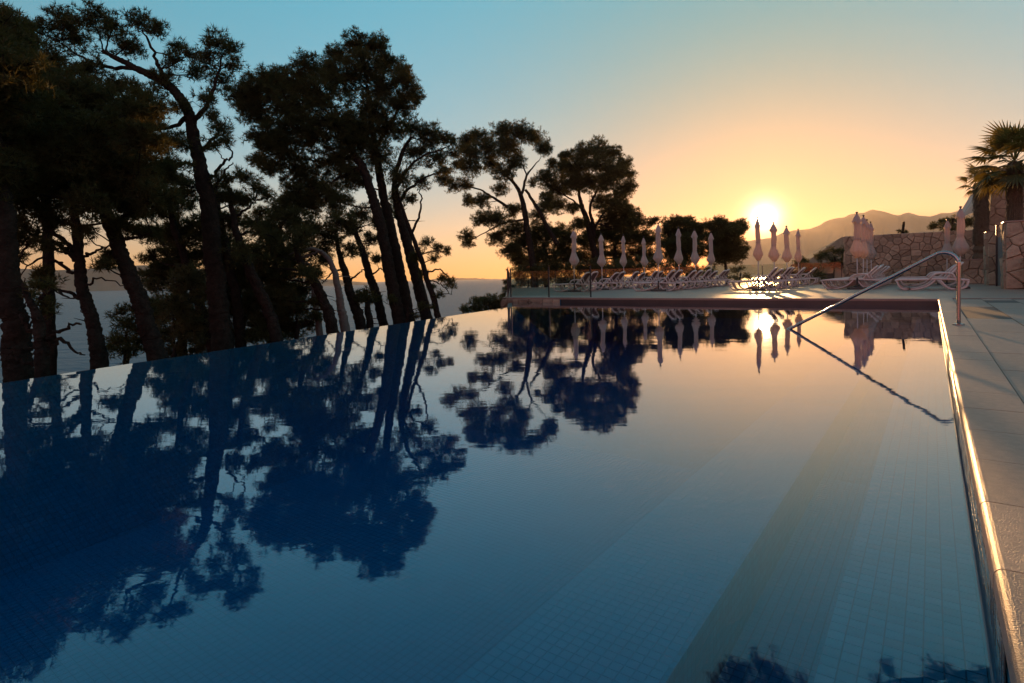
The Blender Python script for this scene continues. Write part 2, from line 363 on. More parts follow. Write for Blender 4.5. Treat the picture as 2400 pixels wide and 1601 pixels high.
wall_q(FARL, INF_END, DEEP, WATER-.003); inw = np.array((-inf_d[1], inf_d[0])); inw = inw if inw@(cen-INF_END) > 0 else -inw; Ld = float(np.linalg.norm(INF_NEAR-INF_END))
quad([(*INF_END, WATER-.003), (*INF_NEAR, WATER-.003), (*(INF_NEAR+inw*1.5), DEEP+.001), (*(INF_END+inw*1.5), DEEP+.001)], [(0, 0), (Ld, 0), (Ld, 1.9), (0, 1.9)]); wall_q(INF_NEAR, NEARR, DEEP, -.05)
wall_q(NEARR, FARR, DEEP, -.05); wall_q(FARR, FARL, DEEP, -.05)
basin = struct(obj('pool_basin', basin_v, basin_f, 'mosaic', uv=basin_uv), 'blue mosaic tiled pool basin under the water')
# nearest tiles picked out one by one, the rest of the near mosaic as one mesh
tv, tf = box(-.0230, .0230, -.0230, .0230, 0, .0018); tile_me = bpy.data.meshes.new('tile'); tile_me.from_pydata(tv, [], tf); tile_me.materials.append(MAT['mosaic_tile'])
near, rest = [], []
for (t0, t1, z, s1) in ((BT, 0, BZ, 6.), (PT1, PT0, PZ, 6.), (PT0, BT, -1.22, 4.5), (-5.5, PT1, DEEP, 4.5)):
    for i in range(int(round((t1-t0)/TILE))):
        for j in range(int((s1-S_NEAR)/TILE)):
            s, t = S_NEAR+.01+TILE*(j+.5), t0+TILE*(i+.5); p = ST(s, t, z+.001)
            if p[1] < .9: continue
            d = p-CAM; k = d@fw; u, w = CX+F*(d@rt)/k, CY-F*(d@up)/k
            if -20 < u < 2420 and w < 1640: (near if z == BZ and s < 1.6 else rest).append((p, w))
near.sort(key=lambda q: -q[1]); rest += near[190:]; near = near[:190]
for p, w in near: inst('tile', tile_me, basin, p, (0, 0, ROT))
V, Fc = [], []
cr, sr = math.cos(ROT), math.sin(ROT)
tvr = [(x*cr-y*sr, x*sr+y*cr, z) for x, y, z in tv]
for p, w in rest:
    k = len(V); V += [(p[0]+x, p[1]+y, p[2]+z) for x, y, z in tvr]; Fc += [tuple(i+k for i in q) for q in tf[:2]+tf[2:]]
mo = obj('mosaic', V, Fc, 'mosaic_tile', basin); mo['kind'] = 'stuff'
# glossy band of tiles above the water line on the right wall
tv, tf = box(-.004, 0, -.0235, .0235, -.0235, .0235, .003); wt_me = bpy.data.meshes.new('wall_tile'); wt_me.from_pydata([tuple(q) for q in tv], [], tf); wt_me.materials.append(MAT['wall_tile'])
V, Fc = [], []; cnt = 0
for j in range(int((S_FAR-.2)/TILE)):
    for i in range(3):
        p = ST(.1+TILE*(j+.5), -.002, -.06-.024-TILE*i)
        if cnt < 110 and i < 2: inst('wall_tile', wt_me, basin, p, (rnd.uniform(-.02, .02), 0, ROT+rnd.uniform(-.05, .05))); cnt += 1
        else:
            a = ROT+rnd.uniform(-.05, .05); ca, sa = math.cos(a), math.sin(a); k = len(V)
            V += [(p[0]+x*ca-y*sa, p[1]+x*sa+y*ca, p[2]+z) for x, y, z in tv]; Fc += [tuple(q+k for q in g) for g in tf]
wb = obj('tile_band', V, Fc, 'wall_tile', basin); wb['kind'] = 'stuff'
# far and near wall band in grey stone
v, f = box(t_at(1.6, S_FAR), -.01, S_FAR-.012, S_FAR+.02, -.55, -.055)
o = obj('end_wall_band', v, f, 'band_tile', basin); o.location = ST(0, 0); o.rotation_euler = (0, 0, ROT)
# infinity edge: thin weir wall standing behind the water's edge
nrm = np.array((inf_d[1], -inf_d[0])); nrm = nrm if nrm@(cen-INF_END) < 0 else -nrm
A, B = INF_END, INF_NEAR
v, f = prism([A+nrm*.012, B+nrm*.012, B+nrm*.08, A+nrm*.08], -4.5, WATER-.012)
struct(obj('infinity_edge', v, f, 'band_tile'), 'thin pale overflow edge of the pool above the trees')
v, f = prism([FARL+np.array((-.012, 0)), INF_END+np.array((-.012, 0)), INF_END+np.array((-.14, 0)), FARL+np.array((-.14, 0))], -4.5, WATER-.017)
struct(obj('overflow_return', v, f, 'band_tile'), 'short return of the overflow edge beside the terrace')

# ------------------------------------------------------------------ terraces, coping
def st_poly(name, pl, z0, z1, m, label):
    v, f = prism([ST(s, t)[:2] for s, t in pl], z0, z1); return struct(obj(name, v, f, m), label)
TB = 30.6
walk = st_poly('terrace_walk', [(-9, .25), (-9, 16), (S_FAR+.25, 16), (S_FAR+.25, .25)], -4, -.012, 'joint', 'paved stone walk along the right side of the pool')
terr = st_poly('terrace', [(S_FAR+.252, T_L), (S_FAR+.252, 16), (TB, 16), (TB, t_at(-.25, TB))], -4, 0, 'paving', 'pale stone terrace at the far end of the pool')
st_poly('near_terrace', [(-9, -12), (-9, .248), (S_NEAR-.25, .248), (S_NEAR-.25, -12)], -4, 0, 'paving', 'pale stone terrace behind the near end of the pool')
def slab_mesh(name, w, l, th, nose, m):
    """slab with a rounded nose on the -x side and eased top edges"""
    prof = [(w, -th), (w, -.004), (w-.004, 0)]
    if nose: prof += [(.02-.02*math.sin(a), -.02+.02*math.cos(a)) for a in np.linspace(0, math.pi/2, 5)]
    else: prof += [(.004, 0), (0, -.004)]
    prof += [(0, -th)]; k = len(prof)
    v = [(x, y, z) for y in (0, l) for x, z in prof]; f = [tuple(range(k)), tuple(range(k, 2*k))[::-1]]+[(i, k+i, k+(i+1) % k, (i+1) % k) for i in range(k)]
    me = bpy.data.meshes.new(name); me.from_pydata(v, [], f); me.materials.append(MAT[m]); return me
cop = struct(empty('pool_coping', ST(0, 0), ROT), 'pale stone coping slabs around the pool edge')
cm = slab_mesh('coping_slab', .262, .474, .06, True, 'coping')
k = 0; s = S_NEAR
while s < S_FAR+.2:
    inst('coping_slab', cm, cop, (-.012, s, rnd.uniform(-.0008, .0008)), (0, 0, rnd.uniform(-.001, .001))); s += .478
tt = -.01
while tt > T_L+.4:      # far end, nose towards the pool
    inst('coping_slab', cm, cop, (tt, S_FAR-.012, 0), (0, 0, math.pi/2)); tt -= .478
tt = 0.
while tt > -7:          # near end
    inst('coping_slab', cm, cop, (tt-.478, S_NEAR+.012, 0), (0, 0, -math.pi/2)); tt -= .478
pm = slab_mesh('paving_slab', .492, .992, .05, False, 'paving')
for i in range(9):
    for j in range(-2, 15):
        o = inst('paving_slab', pm, walk, ST(j*1.0+(.5 if i % 2 else 0)-.3, .256+i*.5, -.011+rnd.uniform(-.0015, .001)), (0, 0, ROT))
v, f = box(.7485, .7555, -2, S_FAR, -.0115, -.0085); o = obj('drain_channel', v, f, 'steel', walk); o.location = ST(0, 0); o.rotation_euler = (0, 0, ROT)
v, f = box(4.78, 16, -9, S_FAR+.24, -.011, -.0095); o = obj('paving_bed', v, f, 'paving', walk); o.location = ST(0, 0); o.rotation_euler = (0, 0, ROT)

# ------------------------------------------------------------------ stone walls
def clip(poly_, a, b, c_):      # keep a*x+b*y <= c
    out = []
    for i in range(len(poly_)):
        p, q = poly_[i], poly_[(i+1) % len(poly_)]; dp, dq = a*p[0]+b*p[1]-c_, a*q[0]+b*q[1]-c_
        if dp <= 0: out.append(p)
        if dp*dq < 0: u = dp/(dp-dq); out.append((p[0]+(q[0]-p[0])*u, p[1]+(q[1]-p[1])*u))
    return out
def stone_cells(w, h, size, asp=1.35):
    nx, ny = max(1, int(round(w/(size*asp)))), max(1, int(round(h/size))); sd = []
    for j in range(ny):
        for i in range(nx):
            sd.append(((i+.5+(.25 if j % 2 else -.25)+rng.uniform(-.46, .46))*w/nx, (j+.5+rng.uniform(-.46, .46))*h/ny))
    sd = np.array(sd); cells = []
    for i, p in enumerate(sd):
        pl = [(0, 0), (w, 0), (w, h), (0, h)]
        d2 = ((sd-p)**2).sum(1); order = np.argsort(d2)[1:14]
        for k in order:
            q = sd[k]; nn = q-p; L = np.linalg.norm(nn); nn = nn/L; mid = (p+q)/2
            pl = clip(pl, nn[0], nn[1], mid@nn-.006)
            if len(pl) < 3: break
        if len(pl) >= 3: cells.append(pl)
    return cells
def stone_face(parent, w, h, size, loc, rz, z0=0., thick=.085, asp=1.35):
    """stones set proud of the wall face; the face's local x runs along it, local -y is outward"""
    cr, sr = math.cos(rz), math.sin(rz)
    for pl in stone_cells(w, h, size, asp):
        a = np.array(pl); cc = a.mean(0); pr = thick*rng.uniform(.55, 1.15); k = len(a)
        inn = cc+(a-cc)*.86; tilt = rng.uniform(-.08, .08, 2)
        V = [(x-cc[0], .02, z-cc[1]) for x, z in a]+[(x-cc[0], -pr*.55, z-cc[1]) for x, z in a]
        V += [(x-cc[0], -pr+tilt[0]*(x-cc[0])+tilt[1]*(z-cc[1])+rng.uniform(-.006, .006), z-cc[1]) for x, z in inn]
        Fc = []
        for i in range(k):
            j = (i+1) % k; Fc += [(i, j, k+j, k+i), (k+i, k+j, 2*k+j, 2*k+i)]
        Fc.append(tuple(range(2*k, 3*k)))
        o = obj('stone', V, Fc, 'stone', parent)
        o.location = (loc[0]+cc[0]*cr, loc[1]+cc[0]*sr, z0+cc[1]); o.rotation_euler = (0, 0, rz)
def stone_block(name, base, rz, w, d, h, size, label, cat='wall', cap=None, faces='fl', z0=0., asp=1.35):
    """a masonry block: mortar core with stones on its front (f), left (l), right (r) faces and an optional cap"""
    root = empty(name, base, rz); tag(root, label, cat)
    v, f = box(0, w, 0, d, z0, h); obj('wall_core', v, f, 'mortar', root)
    if 'f' in faces: stone_face(root, w, h-z0, size, (0, 0), 0, z0, asp=asp)
    if 'l' in faces: stone_face(root, d, h-z0, size, (0, d), -math.pi/2, z0, asp=asp)
    if 'r' in faces: stone_face(root, d, h-z0, size, (w, 0), math.pi/2, z0, asp=asp)
    if cap: v, f = box(-.06, w+.06, -.08, d+.06, h+.002, h+cap, .01); obj('cap_slab', v, f, 'coping', root)
    return root
WL = np.array((16.4, 28.3, 0))
stone_block('stone_wall', WL, -AZ, 7.6, .5, 2.33, .25, 'long irregular stone wall behind the far right loungers', faces='fl')
a = ST(S_FAR+.004, T_L+.02); w_ = t_at(1.57, S_FAR)-T_L-.02
stone_block('terrace_wall', a, -AZ, w_, .24, -.062, .22, 'stone faced terrace wall above the water by the glass balustrade', faces='fl', z0=-1.6)
b1 = G(2256, 665); stone_block('planter_wall', b1, -AZ, 2.0, .5, .98, .30, 'low stone planter wall under the dark palm trunk', cap=.05)
b2 = P(2315, 668, 21.6); b2[2] = 0; stone_block('stone_pillar', b2, -AZ, .47, .8, 1.98, .30, 'stone pillar left of the greenish door', cap=.04, asp=1.1)
b3 = P(2357, 678, 17.6); b3[2] = 0; stone_block('stone_wall', b3, -AZ, 3.2, .6, 2.02, .30, 'pale capped stone wall at the right edge beside the door', cap=.05)
# stone tower behind, narrowing upwards
b4 = P(2300, 545, 25.2); tw = empty('stone_tower', (b4[0], b4[1], 0), -AZ); tag(tw, 'tall tapering stone tower behind the palms', 'tower')
v, f = box(0, 2.4, 0, 1.8, 0, 4.9); v = [(x if x > 1 else x+z*.09, y, z) for x, y, z in v]; obj('wall_core', v, f, 'mortar', tw)
for pl in stone_cells(2.4, 4.9, .36):
    a = np.array(pl); a[:, 0] = a[:, 0]*(2.4-a[:, 1]*.09)/2.4+a[:, 1]*.09; cc = a.mean(0); k = len(a); inn = cc+(a-cc)*.86; pr = .06*rng.uniform(.6, 1.2)
    V = [(x-cc[0], .02, z-cc[1]) for x, z in a]+[(x-cc[0], -pr*.5, z-cc[1]) for x, z in a]+[(x-cc[0], -pr, z-cc[1]) for x, z in inn]
    Fc = []
    for i in range(k): j = (i+1) % k; Fc += [(i, j, k+j, k+i), (k+i, k+j, 2*k+j, 2*k+i)]
    o = obj('stone', V, Fc+[tuple(range(2*k, 3*k))], 'stone', tw); o.location = (cc[0], 0, cc[1])
# door between pillar and right wall
bd = P(2338, 672, 20.3); dr = tag(empty('garden_door', (bd[0], bd[1], 0), -AZ), 'narrow greenish door between stone pillar and capped wall', 'door')
v, f = box(0, .42, 0, .05, .02, 1.72, .008); obj('panel', v, f, 'teal_door', dr)
v, f = join(box(-.05, -.002, -.02, .08, 0, 2.1), box(.422, .47, -.02, .08, 0, 2.1), box(-.05, .47, -.02, .08, 2.102, 2.15)); obj('frame', v, f, 'dark_metal', dr)
v, f = tube([(.34, -.05, .95), (.34, -.05, 1.15)], .012, 6); obj('handle', v, f, 'steel', dr)
# outdoor fireplace by the right wall
bf = b3+np.array((E2[0]*.45-E1[0]*.55, E2[1]*.45-E1[1]*.55, 0)); fp = tag(empty('outdoor_fireplace', bf, -AZ), 'white framed outdoor fireplace with dark opening at the right edge', 'fireplace')
for nm, q, m_ in (('side_panel', box(0, .12, 0, .5, 0, .86, .006), 'coping'), ('side_panel', box(1.2, 1.32, 0, .5, 0, .86, .006), 'coping'), ('top_slab', box(-.06, 1.38, -.06, .52, .862, .94, .01), 'coping'),
                  ('back_panel', box(.121, 1.199, .42, .5, 0, .86), 'base_dark'), ('shelf', box(.121, 1.199, .04, .419, .52, .57), 'wood'), ('hearth', box(.121, 1.199, .02, .419, 0, .09), 'base_dark')):
    obj(nm, *q, m_, fp)
for i in range(5): obj('log', *tube([(.2+.2*i, .08, .14), (.24+.2*i, .38, .15)], .05, 7, rough=.08), 'wood', fp)
# white gable awning behind the palm
aw = tag(empty('awning', P(2270, 520, 27)), 'sloping white awning edge behind the dark palm trunk', 'awning'); c0 = np.array(aw.location)
pa, pb, pc, pd = P(2254, 509, 27), P(2286, 455, 27), P(2318, 436, 25.5), P(2309, 486, 25.5)
dz = np.array((.15, .5, 0))
v = [p-c0 for p in (pa, pb, pc, pd)]+[p-c0+dz for p in (pa, pb, pc, pd)]; obj('canvas', v, [(0, 1, 2, 3), (7, 6, 5, 4), (0, 4, 5, 1), (1, 5, 6, 2), (2, 6, 7, 3), (3, 7, 4, 0)], 'awning', aw)
for p, q in ((pa, pb), (pd, pc)): obj('edge_bar', *tube([p-c0+(-.02, -.05, 0), q-c0+(-.02, -.05, 0)], .045, 6), 'white_plastic', aw)
# low house beyond the terrace
hb = P(1940, 620, 46); hs = tag(empty('low_house', (hb[0], hb[1], -1.75), -AZ+.35), 'low brown roofed house behind shrubs left of stone wall', 'house')
obj('wall', *box(-1.2, 4, 0, 4, -2, 3.1), 'render_wall', hs)
V = [(-1.9, -.6, 3.0), (4.8, -.6, 3.0), (4.8, 4.6, 3.0), (-1.9, 4.6, 3.0), (1.5, 2, 5.15), (3.2, 2, 5.15)]
rf = obj('roof', V+[(x, y, z-.12) for x, y, z in V[:4]], [(0, 1, 5, 4), (1, 2, 5), (2, 3, 4, 5), (3, 0, 4), (0, 6, 7, 1), (1, 7, 8, 2), (2, 8, 9, 3), (3, 9, 6, 0), (6, 9, 8, 7)], 'roof_tile', hs)
for e in range(3): obj('eave', *box(-1.95+.02*e, 4.85, -.68+.25*e, -.60+.25*e, 2.94+.10*e, 3.04+.10*e), 'roof_tile', rf)
obj('window', *box(-.6, .4, -.03, .0, 1.2, 2.2), 'dark_metal', hs); obj('window', *box(1.6, 2.6, -.03, .0, 1.2, 2.2), 'dark_metal', hs)

# ------------------------------------------------------------------ glass balustrades
def balustrade(pts, label, h=1.08, step=1.5):
    root = tag(empty('glass_balustrade', (*pts[0], 0)), label, 'balustrade', 'glass balustrades round the terrace'); o0 = np.array(pts[0])
    for a, b in zip(pts[:-1], pts[1:]):
        a, b = np.array(a)-o0, np.array(b)-o0; L = np.linalg.norm(b-a); d = (b-a)/L; n_ = max(1, int(round(L/step))); ang = math.atan2(d[1], d[0])
        for i in range(n_):
            x0, x1 = L*i/n_+.03, L*(i+1)/n_-.03
            o = obj('glass_panel', *box(x0, x1, -.006, .006, .05, h), 'glass', root); o.location = (*a, 0); o.rotation_euler = (0, 0, ang)
        for i in range(n_+1):
            o = obj('post', *box(L*i/n_-.018, L*i/n_+.018, -.02, .02, 0.001, h-.06, .004), 'dark_metal', root); o.location = (*a, 0); o.rotation_euler = (0, 0, ang)
balustrade([ST(S_FAR+.36, T_L+.18)[:2], ST(S_FAR+.36, t_at(2.55, S_FAR+.36))[:2]], 'glass balustrade along the pool edge in front of the leftmost loungers')
balustrade([ST(S_FAR+.5, t_at(-.15, S_FAR+.5))[:2], ST(TB-.2, t_at(-.15, TB-.2))[:2]], 'glass balustrade down the left end of the terrace', step=1.8)
balustrade([ST(TB-.1, t_at(.0, TB))[:2], ST(TB-.1, to_st(WL)[1]-.1)[:2]], 'glass balustrade along the back of the terrace behind all loungers', step=1.8)

# ------------------------------------------------------------------ pool handrail
pb_ = G(2247, 762); pw_ = G(1883, 773, WATER); dirh = (pw_-pb_)[:2]; Lh = np.linalg.norm(dirh); dirh /= Lh
HR = .885
hr = tag(empty('pool_handrail', (pb_[0], pb_[1], 0)), 'stainless steel handrail sloping from the coping down into the pool', 'handrail')
RB = .15; beta = math.atan2(HR-WATER-.02, Lh-.02); path = [(0, 0, .01), (0, 0, .3), (0, 0, HR-RB)]     # post, round bend, sloping rail
for a in np.linspace(.12, 1, 9)*(math.pi/2+beta): u = RB*(1-math.cos(a)); path.append((dirh[0]*u, dirh[1]*u, HR-RB+RB*math.sin(a)))
ue, ze = RB*(1-math.cos(math.pi/2+beta)), HR-RB+RB*math.sin(math.pi/2+beta)
for u in (.3, .8, 1.3, 1.8, 2.3, 2.8): path.append((dirh[0]*(ue+u*math.cos(beta)), dirh[1]*(ue+u*math.cos(beta)), ze-u*math.sin(beta)))
sp = smooth_path(path, 90); obj('tube', *tube(sp, .0215, 14), 'steel', hr, True)
fv, ff = tube([(0, 0, .001), (0, 0, .014), (0, 0, .022)], [.062, .062, .034], 18); obj('flange', fv, ff, 'steel', hr)

# ------------------------------------------------------------------ loungers and parasols
def make_lounger():
    """white resin lounger: head at +x, foot at -x"""
    r = empty('sun_lounger', (0, 0, 0))
    for sy in (-1, 1):
        y = sy*.31
        p = smooth_path([(-1.02, y*.92, .30), (-.9, y, .335), (-.4, y, .33), (.1, y, .345), (.45, y, .33), (.86, y, .30)], 14); obj('side_rail', *tube(p, .032, 6), 'white_plastic', r, True)
        p = smooth_path([(-.98, y*.95, .29), (-.86, y*1.02, .06), (-.55, y*1.03, .02), (-.2, y*1.02, .12), (.02, y, .31)], 14); obj('leg', *tube(p, .028, 6), 'white_plastic', r, True)
        p = smooth_path([(.15, y, .31), (.32, y*1.04, .08), (.55, y*1.04, .02), (.78, y*1.02, .10), (.84, y, .28)], 12); obj('leg', *tube(p, .028, 6), 'white_plastic', r, True)
        p = smooth_path([(-.12, y*1.02, .34), (.02, y*1.12, .50), (.25, y*1.13, .53), (.44, y*1.05, .50), (.52, y, .36)], 12); obj('armrest', *tube(p, .03, 6), 'white_plastic', r, True)
    v, f = box(-.99, .28, -.285, .285, .335, .352); obj('seat', v, f, 'seat_sling', r)
    for x in (-.98, .30): obj('cross_bar', *tube([(x, -.29, .325), (x, .29, .325)], .028, 6), 'white_plastic', r)
    ca, sa = math.cos(.88), math.sin(.88); bk = empty('backrest', (.28, 0, .33)); bk.parent = r
    p = smooth_path([(0, -.27, 0), (.35*ca, -.275, .35*sa), (.56*ca, -.255, .56*sa), (.64*ca, -.18, .64*sa), (.66*ca, 0, .66*sa), (.64*ca, .18, .64*sa), (.56*ca, .255, .56*sa), (.35*ca, .275, .35*sa), (0, .27, 0)], 30)
    obj('back_frame', *tube(p, .033, 6), 'white_plastic', bk, True)
    v = [(a*ca+o_*sa, y, a*sa-o_*ca) for o_ in (-.008, .008) for a, y in ((.03, -.245), (.03, .245), (.59, .22), (.59, -.22))]
    obj('back_sling', v, [(0, 1, 2, 3), (7, 6, 5, 4), (0, 4, 5, 1), (1, 5, 6, 2), (2, 6, 7, 3), (3, 7, 4, 0)], 'sling', bk)
    obj('prop', *tube([(.62, -.24, .31), (.28+.36*ca, -.24, .33+.36*sa)], .016, 5), 'white_plastic', r)
    return r
def make_parasol(h=2.8, cap=True, seed=0):
    """closed market parasol: folded canopy hanging round the pole"""
    q = np.random.default_rng(seed); r = empty('closed_parasol', (0, 0, 0)); k = h/2.8
    obj('pole', *tube([(0, 0, .05), (0, 0, 1.3*k), (0, 0, 2.74*k)], [.021, .021, .019], 8), 'pole_white', r, True)
    v, f = box(-.28, .28, -.28, .28, .001, .07, .01); obj('base', v, f, 'base_dark', r)
    obj('base_tube', *tube([(0, 0, .07), (0, 0, .42)], .031, 8), 'dark_metal', r)
    prof = [(1.13, .05), (1.16, .10), (1.24, .165), (1.33, .205), (1.40, .20), (1.55, .155), (1.68, .115), (1.80, .092), (1.92, .105), (2.05, .112), (2.2, .105), (2.34, .098), (2.48, .085), (2.6, .055), (2.68, .03)]
    wf = q.uniform(.88, 1.12); ph = q.uniform(0, 6); N = 24; V, Fc = [], []
    for i, (z, rr) in enumerate(prof):
        rr *= wf*q.uniform(.94, 1.06); sx = .012*math.sin(i*.9+ph); amp = .20 if i < 6 else .12
        for a in range(N):
            th = 2*math.pi*a/N; R_ = rr*(1+amp*math.cos(8*th+.15*i+ph)+.05*math.cos(3*th+ph))
            zz = z+(.035*math.cos(8*th+ph) if i < 3 else 0)
            V.append((R_*math.cos(th)+sx, R_*math.sin(th), zz*k))
    for i in range(len(prof)-1):
        for a in range(N): b = (a+1) % N; Fc.append((i*N+a, i*N+b, (i+1)*N+b, (i+1)*N+a))
    cn = obj('canopy', V, Fc+[tuple(range((len(prof)-1)*N, len(prof)*N))], 'canopy', r, True)
    V, Fc = [], []; ax = q.uniform(0, 6)
    for i, (z, rr) in enumerate(((2.38, .155), (2.46, .135), (2.58, .085), (2.69, .034))):
        for a in range(N):
            th = 2*math.pi*a/N; R_ = rr*(1+.16*math.cos(4*th+ax)+.08*math.cos(7*th))*(1. if cap else .8); V.append((R_*math.cos(th), R_*math.sin(th), (z+(.05*math.cos(4*th+ax) if i == 0 else 0))*k))
    for i in range(3):
        for a in range(N): b = (a+1) % N; Fc.append((i*N+a, i*N+b, (i+1)*N+b, (i+1)*N+a))
    obj('vent_flap', V, Fc, 'canopy', r, True)
    obj('tie_strap', *tube([(.0, 0, 1.785*k), (0, 0, 1.825*k)], .115*wf, 16), 'canopy', r)
    obj('finial', *tube([(0, 0, 2.68*k), (0, 0, 2.72*k), (0, 0, 2.735*k), (0, 0, 2.765*k), (0, 0, 2.78*k)], [.022, .022, .045, .045, .012], 8), 'dark_metal', r)
    return r
LOUNGER = make_lounger(); first_l = [True]
PAR = [make_parasol(2.8, True, 1), make_parasol(2.8, True, 2), make_parasol(2.8, False, 3)]; used = [False]*3
ORD = ['nearest', 'second', 'third', 'farthest']
def put_lounger(x, y, rz, label):
    o = LOUNGER if first_l[0] else copy_tree(LOUNGER); first_l[0] = False
    o.location = (x, y, 0.001); o.rotation_euler = (0, 0, rz)
    for ch in o.children:
        if ch.name.startswith('backrest'): ch.rotation_euler = (0, rnd.choice((0, 0, -.06, .08, .14)), 0)
    tag(o, label, 'sun lounger', 'white sun loungers on the far terrace')
def put_parasol(x, y, label, i, h=1.):
    i = i % 3; o = copy_tree(PAR[i]) if used[i] else PAR[i]; used[i] = True
    o.location = (x, y, 0.001); o.rotation_euler = (rnd.uniform(-.014, .014), rnd.uniform(-.014, .014), ROT+rnd.choice((0, .3, .7, 1.2))); q_ = rnd.uniform(.8, .98); o.scale = (q_, q_, h)
    tag(o, label, 'parasol', 'closed white parasols on the far terrace')
ROWS = [('leftmost row', (2.77, 25.57), (0, 2.7, 5.1, 7.8)), ('second row from the left', (6.0, 23.6), (0, 2.45, 4.65, 7.0)), ('row under the sun', (9.3, 21.7), (0, 2.75, 5.35, 8.1)), ('row by the stone wall', (12.3, 20.5), (0, 2.2, 3.9, 6.0))]
ci = 0
for rn, (x, y), offs in ROWS:
    for k, sft in enumerate(offs):
        px_, py_ = x+E1[0]*sft, y+E1[1]*sft
        put_parasol(px_, py_, 'closed white parasol, %s from the pool in the %s' % (ORD[k], rn), ci, rnd.uniform(.985, 1.01)); ci += 1
        for q, off in ((0, .42), (1, 1.14)):
            lx, ly = px_+E1[0]*off+E2[0]*(-.15+rnd.uniform(-.06, .06)), py_+E1[1]*off+E2[1]*(-.15)
            put_lounger(lx, ly, -AZ+rnd.uniform(-.04, .04), 'white lounger, %s of the %s pair in the parasol %s' % (('nearer', 'farther')[q], ORD[k], rn))
e1_, e2_ = P(2250, 640, 18.8), P(2219, 640, 23.6)
put_parasol(e1_[0], e1_[1], 'closed white parasol right of the handrail bend, nearer and taller', 0, .965)
put_parasol(e2_[0], e2_[1], 'closed white parasol right against the stone wall, left of two', 2, .965)
for k, (px_, dd, lab) in enumerate(((2190, 18.2, 'white lounger behind the handrail post, nearest to the pool'), (2185, 19.4, 'white lounger behind the handrail post, second from the pool'), (2180, 22.6, 'white lounger against the stone wall below the small right parasol'))):
    g = P(px_, 650, dd); put_lounger(g[0], g[1], -AZ+rnd.uniform(-.05, .05), lab)

# ------------------------------------------------------------------ pines and shrubs
PINE_STATS = [0]
def foliage(clumps, length, width, dens, sub_r, cov, n_tri=7, flat=.8):
    """needle tufts over sub-blobs of each clump: clumps rows x,y,z,r -> (n,3,3) triangles, sub-blob centres"""
    cen_, rad_, sub = [], [], []
    for cx_, cy_, cz_, r in clumps:
        m0 = sub_r*rng.uniform(.85, 1.15); m0 = min(m0, r*.6); ns = int(np.clip(cov*(r/m0)**2, 6, 190))
        d = unit(ns)*(rng.random(ns)**.5*rng.uniform(.8, 1.22, ns))[:, None]*max(r-m0*.4, r*.5); d[:, 2] *= flat
        c_ = np.array((cx_, cy_, cz_))+d; sr_ = m0*rng.uniform(.65, 1.3, ns)
        for q, s_ in zip(c_, sr_): sub.append((np.array((cx_, cy_, cz_)), q, s_))
        cnt_ = np.maximum(3, (1.0*dens*math.pi*sr_**2/(n_tri*.35*length*width)).astype(int))
        for q, s_, k in zip(c_, sr_, cnt_):
            dd = unit(k)*(rng.random(k)**.5)[:, None]; dd[:, 2] *= .7; cen_.append(q+dd*s_); rad_.append(dd)
    C_ = np.concatenate(cen_); D_ = np.concatenate(rad_); M = len(C_)
    dirs = D_[:, None, :]*.9+rng.normal(size=(M, n_tri, 3))*.62+np.array((0, 0, .35)); dirs /= np.linalg.norm(dirs, axis=2)[..., None]+1e-9
    L = length*rng.uniform(.6, 1.2, (M, n_tri, 1)); pr = np.cross(dirs, rng.normal(size=(M, n_tri, 3))); pr /= np.linalg.norm(pr, axis=2)[..., None]+1e-9
    st = C_[:, None, :]+dirs*L*rng.uniform(-.15, .15, (M, n_tri, 1))
    T = np.stack((st-pr*width*.5, st+pr*width*.5, st+dirs*L), axis=2).reshape(-1, 3, 3)
    PINE_STATS[0] += len(T); return T, sub
